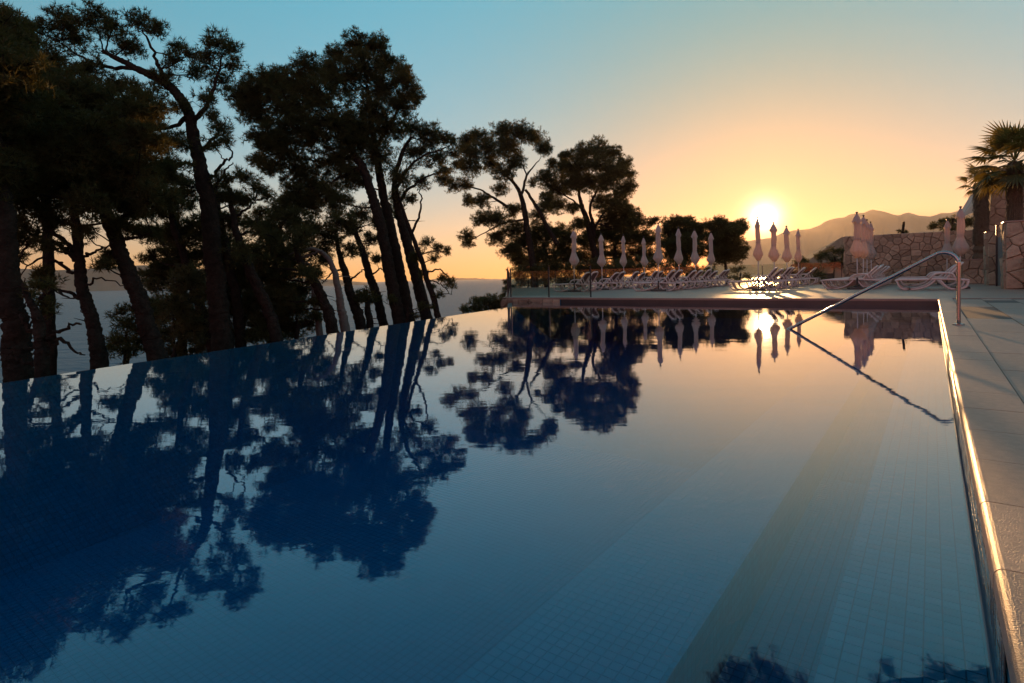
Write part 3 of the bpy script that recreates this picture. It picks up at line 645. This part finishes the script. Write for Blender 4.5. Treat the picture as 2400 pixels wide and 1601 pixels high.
def pine(name, label, depth, trunk, clumps, limbs=(), cat='tree', group='pine trees', bark='bark', leaf='needles', dens=1.0, spread=.9, length=None, twigs=True, full=1.18, cov=3.0):
    base_px = trunk[0]; b = P(base_px[0], base_px[1], depth); tp = [np.append(P(q[0], q[1], depth+(q[3] if len(q) > 3 else 0)), q[2]*depth/F*.5) for q in trunk]
    d0 = tp[0][:3]-tp[1][:3]; d0 = d0/max(-d0[2], .05); gz = ground_z(b[0], b[1]); drop = max(b[2]-gz+.3, .2)
    foot = np.append(tp[0][:3]+d0*drop*np.array((.6, .6, 1)), tp[0][3]*1.12); tp = [foot]+tp; root = empty(name, foot[:3]); o0 = foot[:3]
    tag(root, label, cat, group)
    sp_ = smooth_path(tp, 10+5*len(tp)); wob = np.cumsum(rng.normal(0, .012, (len(sp_), 3)), axis=0); wob -= np.linspace(0, 1, len(sp_))[:, None]*wob[-1]
    sp_[:, :3] += wob*np.clip(sp_[:, 3:4]*8, .2, 1)
    sp_ = smooth_path(sp_, len(sp_)*3); obj('trunk', *tube(sp_[:, :3]-o0, np.maximum(sp_[:, 3], .008), 12, rough=.13), bark, root, True)
    parts = []
    if depth < 30 and cat == 'tree':      # dead stubs and twigs left on the trunk
        for q in sp_[rng.integers(len(sp_)//4, len(sp_)-4, 9)]:
            d_ = unit(1)[0]; d_[2] = abs(d_[2])*.5-.1; L_ = rng.uniform(.12, .7); k_ = q[:3]+d_*L_*.6+rng.normal(0, .03, 3); parts.append(tube(np.array((q[:3], k_, k_+d_*L_*.4+rng.normal(0, .08, 3)*L_))-o0, (.014, .009, .003), 4, False))
    anchors = [q for q in sp_[len(sp_)//3::3]]
    for lm in limbs:
        k = len(lm); dd = rng.uniform(-.4, .4); w0 = lm[0][2] if len(lm[0]) > 2 else 9; w1 = lm[-1][2] if len(lm[-1]) > 2 else 3
        pts = [np.append(P(q[0], q[1], depth+dd*i/k), (w0+(w1-w0)*i/(k-1))*depth/F*.5) for i, q in enumerate(lm)]
        s_ = smooth_path(pts, 5*k); s_[1:-1, :3] += rng.normal(0, .018, (len(s_)-2, 3)); parts.append(tube(s_[:, :3]-o0, np.maximum(s_[:, 3], .006), 6)); anchors += [q for q in s_[2:]]
    C_ = []
    for q in clumps:
        r = q[2]*full*depth/F; dz = (q[3] if len(q) > 3 else rng.uniform(-1, 1)*min(spread, .25+r*1.3)); p = P(q[0], q[1], depth+dz); C_.append((*p, r))
    if C_:
        A_ = np.array([a_[:4] for a_ in anchors])
        for p in C_:          # a limb from the tree to each clump
            c_ = np.array(p[:3]); dv = A_[:, :3]-c_; cost = np.linalg.norm(dv, axis=1)+np.maximum(dv[:, 2], -.2)*1.2; a_ = A_[np.argmin(cost)]
            L = np.linalg.norm(c_-a_[:3]); rr = min(max(a_[3]*.5, .012), .012+.02*L)
            mid = (a_[:3]+c_)/2+rng.normal(0, .07, 3)*L+np.array((0, 0, -.06*L)); s_ = smooth_path([a_[:3], mid, c_], 8); s_[1:-1] += rng.normal(0, .015, (6, 3))*min(1, L)
            parts.append(tube(s_-o0, np.linspace(rr, .008, 8), 5, False))
        Ln = length or max(.12, (5.0 if depth < 30 else 6.2)*depth/F); T, sub = foliage(C_, Ln, Ln*.125, dens, .112*max(1, (depth/20)**.75), cov)
        if twigs:
            for c_, q, s_ in sub:
                mid = (c_+q)/2+rng.normal(0, .12, 3)*s_; parts.append(tube(np.array((c_, mid, q, q+unit(1)[0]*s_*.6))-o0, (.008*Ln/.125, .007*Ln/.125, .005*Ln/.125, .002), 3, False))
        tri_mesh('crown', T-o0, leaf, root)
    if parts: obj('branches', *join(*parts), bark, root)['kind'] = 'stuff'
    return root
z1 = lambda L: [(x/1.743, y/1.743, r/1.743) for x, y, r in L]
pine('pine_tree', 'thick pine trunk at the far left edge of the photo', 9., [(36, 905, 60), (26, 800, 54), (18, 690, 47), (6, 500, 40), (-8, 380, 30), (-24, 250, 20), (-40, 140, 12)],
     [(-40, 230, 80), (15, 165, 60), (-60, 120, 90), (25, 250, 60), (60, 320, 50), (5, 400, 45), (-70, 330, 90), (50, 200, 50), (-20, 60, 60), (-90, 430, 80), (30, 100, 40)], [((2, 355, 5), (20, 340, 3), (45, 335, 1.5))], full=1.36, cov=4.)
pine('pine_tree', 'small crooked pine between the two leftmost trunks', 8.6, [(106, 884, 30), (102, 820, 26), (94, 760, 24), (78, 720, 17), (60, 680, 12), (56, 664, 8)],
     [(98, 712, 24), (112, 728, 16), (70, 690, 14), (108, 660, 22)], [((98, 790, 16), (70, 770, 10), (48, 740, 7), (30, 735, 3)), ((104, 800, 12), (130, 780, 9), (165, 762, 6), (190, 760, 4)), ((108, 830, 12), (140, 795, 8), (170, 820, 6), (200, 832, 3)), ((100, 860, 14), (60, 850, 9), (20, 830, 4)), ((94, 700, 10), (120, 680, 6), (175, 700, 3)), ((100, 800, 8), (70, 815, 5), (30, 810, 2))])
pine('pine_tree', 'slim pine with arching bare lower branches against the sea', 10.5, [(224, 872, 36), (207, 770, 30), (189, 688, 26), (178, 602, 22), (170, 490, 17), (165, 420, 12), (160, 360, 8)],
     [(40, 470, 46), (100, 450, 48), (160, 430, 48), (58, 545, 32), (120, 515, 36), (15, 525, 34), (215, 480, 38), (108, 645, 26), (85, 400, 50), (20, 420, 50), (150, 365, 50), (200, 540, 22), (40, 600, 18), (230, 400, 40), (115, 575, 20)],
     [((177, 612, 14), (140, 572, 10), (95, 562, 8), (60, 580, 5), (42, 618, 3)), ((174, 590, 12), (125, 545, 8), (70, 545, 5), (30, 560, 3)), ((172, 640, 9), (130, 612, 7), (80, 612, 5), (50, 645, 2)), ((186, 607, 9), (215, 590, 7), (262, 570, 3)), ((186, 700, 9), (150, 682, 6), (100, 672, 4), (60, 672, 2)), ((200, 670, 6), (230, 652, 4), (295, 668, 2)), ((206, 740, 5), (190, 728, 2))], full=1.36, cov=4.)
pine('pine_tree', 'leaning pine with a dark straight trunk left of the tallest pine', 11., [(372, 842, 42), (350, 770, 39), (327, 688, 36), (287, 585, 32), (247, 488, 28), (215, 410, 20), (190, 340, 14), (170, 270, 9)],
     [(200, 330, 58), (270, 345, 56), (330, 330, 46), (150, 300, 58), (240, 410, 50), (310, 420, 50), (350, 460, 38), (295, 530, 34), (280, 265, 56), (390, 395, 40), (180, 230, 58), (100, 280, 58), (255, 605, 20), (240, 622, 18), (350, 545, 26), (280, 470, 40), (395, 470, 30), (70, 350, 50), (110, 200, 50), (330, 250, 40)],
     [((262, 520, 12), (310, 500, 8), (355, 480, 4)), ((280, 570, 10), (320, 555, 6), (355, 545, 3))], dens=1.15, full=1.36, cov=4.)
pine('pine_tree', 'tallest left pine with a sinuous trunk bending up to the left', 13., [(521, 815, 48), (513, 720, 44), (505, 631, 40), (488, 488, 36), (459, 356, 28), (442, 270, 23), (390, 206, 19), (310, 160, 14), (240, 120, 8)],
     [(40, 62, 34), (95, 65, 40), (150, 45, 36), (215, 38, 38), (180, 90, 44), (262, 65, 40), (330, 58, 36), (368, 66, 26), (300, 110, 38), (60, 120, 44), (120, 140, 46), (200, 160, 40), (420, 112, 24), (400, 140, 26), (445, 128, 24), (510, 106, 32), (542, 112, 28), (490, 140, 28), (545, 150, 24), (460, 172, 28), (520, 190, 32), (485, 228, 26), (380, 185, 32), (340, 220, 36), (270, 205, 40), (420, 250, 22), (500, 270, 22), (520, 300, 28), (530, 330, 20), (500, 338, 24), (400, 325, 32), (350, 285, 36), (385, 395, 30), (415, 430, 24), (430, 340, 22), (10, 40, 24)],
     [((446, 290, 14), (478, 255, 11), (505, 200, 8), (520, 130, 4)), ((459, 360, 12), (495, 330, 8), (522, 295, 4)), ((392, 208, 11), (362, 130, 7), (335, 70, 3)), ((310, 160, 10), (220, 148, 7), (130, 95, 3)), ((494, 420, 9), (520, 385, 6), (545, 365, 4), (532, 345, 2)), ((440, 275, 12), (400, 300, 8), (345, 300, 3)), ((470, 395, 12), (430, 380, 7), (390, 395, 3)), ((505, 440, 6), (530, 400, 4), (546, 380, 2))], dens=.85)
pine('pine_tree', 'thin dark pine just left of the tallest pine trunk', 14.5, [(492, 822, 24), (453, 688, 20), (413, 551, 16), (395, 480, 10), (385, 430, 6)],
     [(420, 470, 40), (380, 500, 32), (450, 440, 28), (400, 545, 38), (430, 600, 42), (385, 640, 38), (470, 530, 34), (350, 600, 22)], dens=1.2)
pine('pine_tree', 'thin pine just right of the tallest pine trunk', 15., [(570, 818, 24), (545, 642, 20), (516, 516, 14), (505, 440, 8)],
     [(500, 450, 32), (540, 520, 38), (480, 560, 38), (520, 600, 40), (560, 465, 24), (570, 620, 35)], dens=1.2)
pine('pine_tree', 'slanting pine with a small loose crown before the big dense pine', 13.5, [(652, 806, 28), (630, 730, 26), (602, 660, 24), (562, 556, 17), (545, 493, 12), (540, 440, 8)],
     [(530, 420, 26), (570, 415, 27), (600, 440, 26), (630, 460, 20), (580, 470, 26), (545, 460, 22), (610, 495, 16), (600, 545, 20), (560, 590, 30), (640, 565, 34), (520, 470, 20)], [((560, 550, 8), (600, 545, 5), (640, 555, 3)), ((550, 510, 7), (590, 480, 5), (628, 462, 3))], dens=.85)
pine('pine_tree', 'big dense pine, left of its two close trunks', 18., [(933, 762, 30), (902, 610, 27), (878, 495, 24), (854, 404, 20), (830, 366, 16), (790, 300, 10)],
     [(620, 200, 40), (568, 228, 30), (660, 195, 38), (715, 152, 26), (600, 262, 34), (680, 255, 50), (740, 220, 50), (622, 325, 34), (602, 372, 20), (660, 335, 42), (720, 315, 50), (640, 390, 24), (700, 395, 42), (780, 285, 50), (790, 375, 42), (740, 440, 42), (690, 465, 36), (655, 500, 32), (780, 465, 36), (700, 200, 36), (590, 225, 26), (830, 330, 34)],
     [((830, 366, 10), (760, 380, 7), (700, 372, 3)), ((846, 390, 10), (790, 420, 6), (740, 440, 3))], dens=1.15, full=1.36, cov=4.)
pine('pine_tree', 'big dense pine, right of its two close trunks, with sunlit top', 19., [(959, 757, 28), (926, 591, 24), (897, 457, 20), (883, 361, 16), (870, 280, 11), (860, 200, 7)],
     [(790, 130, 28), (840, 104, 30), (880, 108, 28), (905, 150, 30), (850, 158, 40), (800, 185, 42), (900, 208, 38), (948, 185, 24), (965, 222, 26), (940, 248, 28), (870, 255, 42), (840, 305, 42), (910, 300, 36), (880, 365, 38), (830, 415, 34), (760, 165, 26), (945, 165, 16)],
     [((880, 350, 9), (915, 290, 6), (945, 230, 3)), ((870, 280, 8), (890, 210, 5), (905, 160, 3))], dens=1.05, full=1.36, cov=4.)
pine('pine_tree', 'pine with a broad crown reaching right of the dense pine', 19.5, [(1002, 757, 30), (959, 591, 24), (931, 481, 19), (925, 420, 13), (940, 360, 9), (965, 320, 6)],
     [(960, 300, 28), (1000, 308, 34), (1042, 328, 25), (1060, 358, 18), (1020, 368, 32), (970, 358, 36), (1040, 398, 18), (940, 415, 32), (990, 425, 22), (930, 465, 26), (960, 468, 18), (900, 500, 30), (1010, 330, 26), (1062, 335, 14)],
     [((936, 470, 9), (975, 430, 6), (1035, 400, 3)), ((930, 440, 8), (970, 380, 6), (1045, 345, 3))], dens=.95)
pine('pine_tree', 'slender leaning pine rightmost of the left grove with ragged low foliage', 18., [(1030, 752, 15), (998, 634, 12), (974, 567, 10), (948, 500, 7), (935, 460, 4)],
     [(1000, 572, 18), (1028, 582, 16), (1046, 588, 12), (1018, 606, 14), (1056, 662, 14), (1038, 650, 12), (1030, 690, 12), (992, 640, 14), (975, 600, 18), (1012, 672, 10), (1062, 672, 8)],
     [((966, 545, 7), (984, 500, 5), (986, 455, 3), (978, 440, 1.5)), ((1000, 640, 5), (1030, 632, 4), (1058, 655, 2)), ((1004, 655, 4), (1030, 665, 3), (1058, 690, 1.5)), ((985, 595, 4), (1010, 590, 3), (1040, 588, 2))], dens=.9)
pine('dead_tree', 'bare pale dead tree bent over to the left in the grove', 15.5, [(809, 780, 22), (797, 720, 18), (787, 662, 15), (773, 619, 12), (750, 592, 9), (730, 583, 6), (700, 588, 5), (677, 597, 3)], [],
     [((748, 592, 5), (715, 600, 4), (690, 612, 2))], bark='dead_wood', group='bare trees in the grove')
pine('dead_tree', 'shorter pale dead stem left of the bent dead tree', 16.4, [(748, 780, 16), (740, 720, 14), (735, 670, 12), (733, 640, 9), (722, 618, 6), (710, 626, 3)], [], [], bark='dead_wood', group='bare trees in the grove')
pine('pine_tree', 'short pine behind the bent dead tree', 17., [(848, 772, 26), (828, 710, 22), (811, 648, 18), (795, 590, 11), (785, 540, 6)], [(780, 560, 34), (740, 535, 36), (825, 585, 24), (800, 520, 34), (760, 610, 20), (740, 640, 16)],
     [((815, 665, 6), (840, 640, 4), (862, 625, 2)), ((805, 630, 6), (780, 640, 4), (755, 665, 2))])
pine('pine_tree', 'thin pine left of the two close trunks', 18.6, [(902, 772, 22), (864, 638, 18), (835, 552, 12), (815, 500, 8)], [(820, 530, 30), (872, 560, 24), (850, 500, 28), (882, 610, 14), (850, 590, 16), (880, 520, 20)], [((868, 650, 5), (890, 630, 4), (905, 635, 2))])
pine('pine_tree', 'leaning pine left of the bent dead tree', 15., [(782, 784, 28), (760, 710, 24), (734, 653, 20), (706, 615, 15), (690, 560, 9)], [(700, 560, 36), (650, 590, 36), (720, 640, 26), (660, 650, 40), (690, 720, 36), (620, 620, 32), (740, 705, 18), (640, 700, 36)], dens=1.1)
pine('pine_tree', 'stubby young pine with a round bush like crown between trunks', 17.4, [(868, 775, 17), (860, 720, 14), (856, 680, 8)], [(855, 690, 20), (845, 700, 14), (870, 705, 12)], [])
pine('pine_tree', 'dark pine behind the leftmost trunks closing the crown at upper left', 13.5, [(120, 800, 26), (118, 600, 22), (110, 450, 18), (100, 330, 12), (90, 220, 8)], [(20, 180, 48), (90, 170, 50), (160, 200, 50), (230, 220, 48), (40, 260, 50), (120, 270, 54), (200, 290, 52), (280, 300, 48), (350, 340, 42), (60, 350, 52), (140, 360, 54), (220, 370, 50), (300, 390, 46), (370, 420, 36), (80, 440, 44), (170, 450, 44), (260, 450, 44), (330, 490, 36)], dens=1.)
pine('pine_tree', 'dense dark young pine filling the grove left of the dead tree', 17., [(640, 800, 20), (640, 700, 16), (650, 600, 12), (660, 520, 8)], [(600, 520, 34), (640, 540, 40), (690, 520, 40), (600, 590, 40), (560, 640, 40), (620, 650, 44), (680, 610, 44), (740, 590, 36), (590, 710, 44), (650, 700, 44), (700, 680, 40), (610, 770, 40), (660, 770, 36), (720, 480, 36)], dens=1.1)
pine('pine_tree', 'dense dark young pine filling the grove below the tallest crown', 16.2, [(430, 830, 20), (425, 720, 16), (420, 600, 12), (415, 500, 8)], [(380, 560, 36), (430, 540, 36), (470, 600, 36), (400, 620, 40), (360, 650, 30), (450, 670, 40), (500, 690, 36), (410, 720, 40), (370, 740, 30), (470, 750, 40), (520, 640, 34), (530, 560, 34)], dens=1.1)
def PM(px, py, y): d = ray(px, py); k = y/d[1]; return np.array((d[0]*k, y, 2*WATER-CAMH+0.))*np.array((1, 1, 0))+np.array((0, 0, 2*WATER-(CAMH+d[2]*k)))   # what the pool mirrors there
# right hand trees behind the terrace
z3 = lambda L: [(1000+q[0]/3.137, 250+q[1]/3.137)+tuple(a/3.137 for a in q[2:]) for q in L]
pine('pine_tree', 'spreading pine with a forked trunk behind the glass balustrade', 44., z3([(790, 1330, 56), (775, 1180, 50), (740, 950, 46), (720, 800, 40), (690, 650, 32), (640, 560, 22), (560, 490, 14), (480, 420, 8)]),
     z3([(300, 240, 48), (390, 215, 44), (275, 300, 40), (560, 195, 62), (690, 195, 64), (790, 225, 52), (860, 300, 44), (320, 350, 58), (450, 310, 66), (600, 300, 66), (650, 410, 56), (235, 430, 42), (330, 445, 48), (125, 535, 44), (200, 580, 40), (290, 575, 36), (470, 420, 50), (560, 490, 50), (300, 690, 38), (400, 690, 44), (400, 825, 48), (520, 830, 56), (300, 950, 38), (305, 1005, 28), (520, 955, 52), (650, 900, 56), (600, 1050, 50), (820, 800, 46), (860, 735, 36), (640, 760, 46), (540, 610, 40), (780, 560, 24), (880, 320, 28)]),
     [z3(q) for q in ([(700, 640, 24), (735, 510, 18), (770, 460, 13), (830, 390, 6)], [(600, 740, 24), (480, 665, 18), (380, 605, 14), (210, 575, 6)], [(690, 640, 18), (620, 500, 12), (600, 330, 6)], [(960, 1010, 40), (880, 870, 36), (800, 720, 28), (725, 610, 20)], [(720, 830, 18), (560, 860, 12), (330, 980, 6)], [(735, 505, 12), (690, 380, 8), (700, 230, 4)])], spread=2.6, dens=.85, group='pine trees behind the terrace', full=1.85, cov=4.)
pine('pine_tree', 'round crowned pine with twin trunks left of the sun', 48., z3([(1270, 1330, 56), (1250, 1150, 52), (1180, 850, 42), (1140, 740, 32), (1120, 640, 22), (1130, 480, 12)]),
     z3([(1030, 355, 34), (1150, 335, 54), (1260, 315, 60), (1370, 345, 46), (1450, 420, 40), (1480, 495, 38), (1490, 580, 40), (1000, 450, 56), (930, 425, 28), (1100, 450, 68), (1250, 430, 76), (1380, 480, 62), (880, 520, 54), (950, 600, 66), (1080, 560, 68), (1200, 560, 62), (1330, 560, 62), (1440, 640, 46), (880, 690, 46), (960, 725, 50), (1080, 750, 36), (1280, 700, 52), (1380, 720, 62), (1450, 770, 62), (1500, 800, 46), (1360, 820, 62), (1550, 850, 44), (1640, 850, 30), (1685, 830, 16), (1450, 870, 56), (1120, 860, 40)]),
     [z3(q) for q in ([(1230, 960, 34), (1220, 850, 30), (1200, 740, 24), (1260, 600, 14), (1330, 480, 8)], [(1150, 760, 18), (1060, 680, 12), (960, 620, 6)], [(1230, 900, 22), (1320, 760, 16), (1440, 640, 8)])], spread=2.8, dens=1.0, group='pine trees behind the terrace', full=1.85, cov=4.)
pine('pine_tree', 'dark low pine under the spreading pine behind the first parasol', 47., z3([(880, 1330, 40), (870, 1150, 30), (860, 1000, 20)]), z3([(700, 1000, 66), (800, 940, 66), (900, 930, 60), (990, 935, 56), (1040, 970, 46), (850, 1070, 66), (980, 1070, 66), (680, 1120, 50), (760, 1150, 60), (900, 1170, 60), (1040, 1110, 50), (640, 1060, 36)]), spread=2., dens=.9, group='pine trees behind the terrace', full=1.85, cov=4.)
pine('pine_tree', 'dark bushy pine under the twin trunked pine', 51., z3([(1400, 1330, 44), (1390, 1150, 34), (1380, 1000, 20)]), z3([(1150, 990, 60), (1230, 920, 56), (1340, 940, 70), (1450, 950, 70), (1540, 960, 66), (1130, 1110, 60), (1280, 1080, 66), (1420, 1090, 60), (1560, 1080, 60), (1640, 980, 50), (1640, 1100, 46), (1220, 1180, 46), (1480, 1190, 46)]), spread=2., dens=.85, group='pine trees behind the terrace', full=1.85, cov=4.)
z5 = lambda L: [(1500+q[0]/5.8775, 480+q[1]/5.8775)+tuple(a/5.8775 for a in q[2:]) for q in L]
pine('pine_tree', 'low rounded pine behind the second row parasols', 52., z5([(520, 1150, 60), (510, 900, 50), (500, 700, 30)]), z5([(370, 270, 70), (470, 250, 70), (560, 240, 70), (660, 230, 74), (720, 290, 46), (820, 320, 60), (420, 390, 100), (560, 380, 110), (690, 400, 110), (800, 440, 90), (380, 540, 100), (520, 560, 110), (680, 560, 110), (780, 620, 90), (420, 700, 90), (600, 740, 90)]), spread=1.8, dens=.9, group='pine trees behind the terrace', full=1.85, cov=4.)
pine('pine_tree', 'rounded pine standing nearest to the sun on its left', 54., z5([(1190, 1150, 50), (1185, 900, 44), (1170, 700, 24)]), z5([(940, 280, 60), (1050, 250, 66), (1120, 230, 54), (1200, 290, 80), (1310, 300, 66), (1410, 280, 60), (1460, 310, 34), (1000, 400, 100), (1140, 410, 110), (1290, 400, 90), (1380, 380, 50), (1050, 560, 110), (1200, 560, 110), (1330, 560, 90), (1430, 640, 56), (1470, 620, 24), (1260, 700, 90), (1120, 720, 90), (1390, 720, 44), (1000, 700, 80)]), spread=1.8, dens=.9, group='pine trees behind the terrace', full=1.85, cov=4.)
def shrub(label, depth, clumps, stems=4, name='shrub', leaf='shrub_leaf', dens=1.1, length=None, group='shrubs'):
    x0_, y0_ = np.mean([q[0] for q in clumps]), max(q[1]+q[2]*.7 for q in clumps)
    return pine(name, label, depth, [(x0_, y0_, 12*13/depth), (x0_+2, y0_-12, 8*13/depth), (x0_, np.mean([q[1] for q in clumps]), 5*13/depth)], clumps, (), 'shrub', group, 'bark', leaf, dens, .8, length)
shrub('needle shrub at the foot of the leaning pine, over the sea', 11.6, [(300, 765, 34), (272, 795, 26), (332, 722, 30), (292, 822, 28), (330, 800, 34), (285, 735, 22), (262, 812, 18)], leaf='needles', dens=.8)
shrub('dark thicket below the tallest pine, left side', 14.2, [(420, 715, 48), (450, 775, 42), (395, 780, 38), (440, 655, 40), (380, 720, 34), (400, 830, 36), (360, 670, 22)])
shrub('dark thicket below the tallest pine, right side', 15.6, [(560, 735, 48), (610, 775, 38), (525, 700, 42), (560, 660, 42), (540, 790, 40), (600, 700, 40), (470, 810, 34)])
shrub('low thicket under the leaning pine and dead tree', 15.8, [(685, 768, 32), (722, 758, 26), (650, 745, 36), (665, 700, 32), (745, 740, 18), (700, 720, 28)])
shrub('small needle bush at the feet of the two close trunks', 17.8, [(985, 720, 12), (975, 740, 10), (1012, 722, 9), (915, 700, 12), (890, 700, 8)], leaf='needles', dens=.7)
shrub('low bush beside the terrace wall over the sea', 21., [(1110, 716, 18), (1140, 706, 20), (1168, 708, 22), (1090, 724, 14), (1150, 722, 20), (1120, 728, 16), (1180, 722, 18)], dens=1.)
shrub('narrow bush at the left end of the glass balustrade', 41.5, [(1192, 660, 11), (1188, 675, 10), (1196, 690, 14), (1185, 690, 10), (1198, 672, 10)], dens=1.)
for lab, dp, cl in (('dense bush right behind the glass at the left end of the terrace', 44, [(1212, 640, 20), (1235, 632, 22), (1262, 638, 22), (1225, 660, 20), (1255, 662, 20)]),
                    ('dense bush behind the leftmost parasol', 45, [(1300, 628, 22), (1330, 632, 24), (1362, 630, 24), (1315, 655, 22), (1348, 658, 22), (1285, 650, 18)]),
                    ('dense bush between the second and third parasols', 45.5, [(1400, 625, 24), (1430, 628, 24), (1460, 622, 24), (1412, 652, 22), (1445, 655, 22)]),
                    ('dense bush behind the tall parasol of the second row', 46, [(1500, 622, 24), (1530, 620, 24), (1560, 628, 22), (1512, 650, 22), (1545, 652, 20)]),
                    ('dense bush behind the right end of the second parasol row', 47, [(1600, 628, 22), (1630, 634, 20), (1660, 640, 18), (1615, 652, 18), (1650, 656, 14)])):
    shrub(lab, dp, cl, dens=.8)
shrub('small leafy bush right below the sun behind the loungers', 45., [(1722, 636, 11), (1738, 628, 9), (1745, 648, 10), (1728, 652, 12), (1710, 650, 9), (1757, 652, 7)], dens=.7)
shrub('leafy bush behind the parasols under the low house', 39.5, [(1873, 622, 15), (1886, 610, 12), (1860, 640, 12), (1895, 636, 15), (1912, 630, 17), (1926, 646, 14), (1838, 642, 10), (1905, 650, 14), (1880, 648, 14)], dens=.85)
shrub('green hedge covering the front of the low house', 43., [(1935, 596, 14), (1955, 588, 14), (1975, 590, 15), (1920, 606, 12), (1950, 612, 16), (1972, 618, 16), (1985, 604, 12)], dens=.8)
shrub('small plant on top of the long stone wall', 28.6, [(2108, 541, 6), (2116, 544, 5), (2124, 543, 4)], dens=.6, length=.12)
shrub('dark tree top showing over the stone wall beside the parasols', 33., [(2190, 527, 9), (2205, 520, 9), (2222, 517, 11), (2240, 514, 12), (2258, 520, 12), (2272, 525, 12), (2182, 536, 7), (2215, 533, 10), (2245, 533, 12), (2280, 515, 9)], dens=1.)

# pine on the right bank whose overhanging boughs only show mirrored at the foot of the picture
def overhang():
    D_ = 17.; C_ = [(*PM(a, b, D_), r*D_/F*1.1) for a, b, r in ((1730, 1585, 45), (1790, 1560, 40), (1850, 1610, 50), (1700, 1640, 60), (1790, 1650, 70), (1930, 1640, 30), (2085, 1570, 22), (2070, 1620, 30), (2200, 1575, 32), (2240, 1600, 34), (2180, 1640, 50), (2330, 1590, 40), (2380, 1570, 40), (2300, 1660, 60), (2000, 1680, 50))]
    base_ = np.array((19.6, 15.2, -.02)); root = tag(empty('pine_tree', base_), 'tall pine overhanging the right bank, mirrored at the foot of the picture', 'tree', 'pine trees')
    tp = smooth_path([np.append(base_, .26), (19.4, 15.4, 3.5, .23), (18.2, 16., 7.2, .2), (16., 16.6, 10.2, .15), (13., 17., 11.4, .1), (9., 17., 11.6, .05)], 40)
    obj('trunk', *tube(tp[:, :3]-base_, tp[:, 3], 9, rough=.1), 'bark', root, True); parts = []
    for p in C_:
        c_ = np.array(p[:3]); a_ = tp[np.argmin(np.linalg.norm(tp[8:, :3]-c_, axis=1))+8]; parts.append(tube(smooth_path([a_[:3], (a_[:3]+c_)/2+np.array((0, 0, .15)), c_], 7)-base_, np.linspace(.03, .008, 7), 5, False))
    T, sub = foliage(C_, .16, .017, 1., .16, 2.2)
    for c_, q, s_ in sub: parts.append(tube(np.array((c_, (c_+q)/2, q))-base_, (.008, .006, .004), 3, False))
    tri_mesh('crown', T-base_, 'needles', root); obj('branches', *join(*parts), 'bark', root)
overhang()

# ------------------------------------------------------------------ fan palms
def frond_mesh(seed):
    q = np.random.default_rng(seed); T = []
    pet = np.array([(0, 0, 0), (.3, 0, .02), (.62, 0, -.02)])
    for i in range(2):
        a, b = pet[i], pet[i+1]; w = np.array((0, .014, 0)); T += [(a-w, a+w, b+w), (a-w, b+w, b-w)]
    c_ = pet[2]
    for a in np.linspace(-1.75, 1.75, 19):
        L = .58*(1-.12*abs(a))*q.uniform(.9, 1.08); d = np.array((math.cos(a), math.sin(a), 0)); s_ = np.array((-d[1], d[0], 0)); m1 = c_+d*L*.45+np.array((0, 0, -.02)); tip = c_+d*L+np.array((0, 0, -.10-.10*q.random()))
        T += [(c_, m1-s_*.030, m1+(0, 0, .014)), (c_, m1+(0, 0, .014), m1+s_*.030), (m1-s_*.030, tip, m1+(0, 0, .014)), (m1+(0, 0, .014), tip, m1+s_*.030)]
    o = tri_mesh('frond', np.array(T), 'palm_leaf'); me = o.data; bpy.data.objects.remove(o); return me
FR = [frond_mesh(i) for i in range(4)]
def palm(label, px_, ytop, ybase, depth, w, size, nf, zbase, skirt):
    tpt = P(px_, ytop, depth); b = np.array((tpt[0], tpt[1], zbase)); root = tag(empty('fan_palm', b), label, 'palm tree', 'fan palms by the stone tower')
    h = tpt[2]-zbase; p = smooth_path([(0, 0, 0), (.03, 0, h*.5), (0, 0, h)], 22); obj('trunk', *tube(p, np.linspace(w*.55, w*.48, 22)*(1+.12*np.sin(np.arange(22)*2.6)), 12, rough=.09), 'palm_bark', root)
    if skirt:
        T = []
        for i in range(900):
            a = rng.uniform(0, 2*math.pi); z = rng.uniform(h*.25, h); r_ = w*.5; d = np.array((math.cos(a), math.sin(a), 0)); s_ = np.array((-d[1], d[0], 0))*.018; q = d*r_+np.array((0, 0, z)); T.append((q-s_, q+s_, q+d*rng.uniform(.02, .10)+np.array((0, 0, -rng.uniform(.15, .4)))))
        tri_mesh('dry_skirt', np.array(T), 'palm_bark', root)
    for i in range(nf):
        u = (i+.5)/nf; el = math.radians(78-125*u); az = i*2.39996+rng.uniform(-.2, .2); sc = size*rng.uniform(.85, 1.12)
        o = inst('frond', FR[i % 4], root, (0, 0, h+.05*(1-u)), (rng.uniform(-.3, .3), -el, az), (sc,)*3)
pl1 = palm('fan palm with dark shaggy trunk before the stone tower', 2299, 428, 611, 24.6, .5, .80, 22, .95, True)
pl2 = palm('large fan palm cut by the right edge of the photo', 2378, 380, 560, 20.6, .42, 1.3, 46, .0, True)
print('triangles in foliage', PINE_STATS[0])
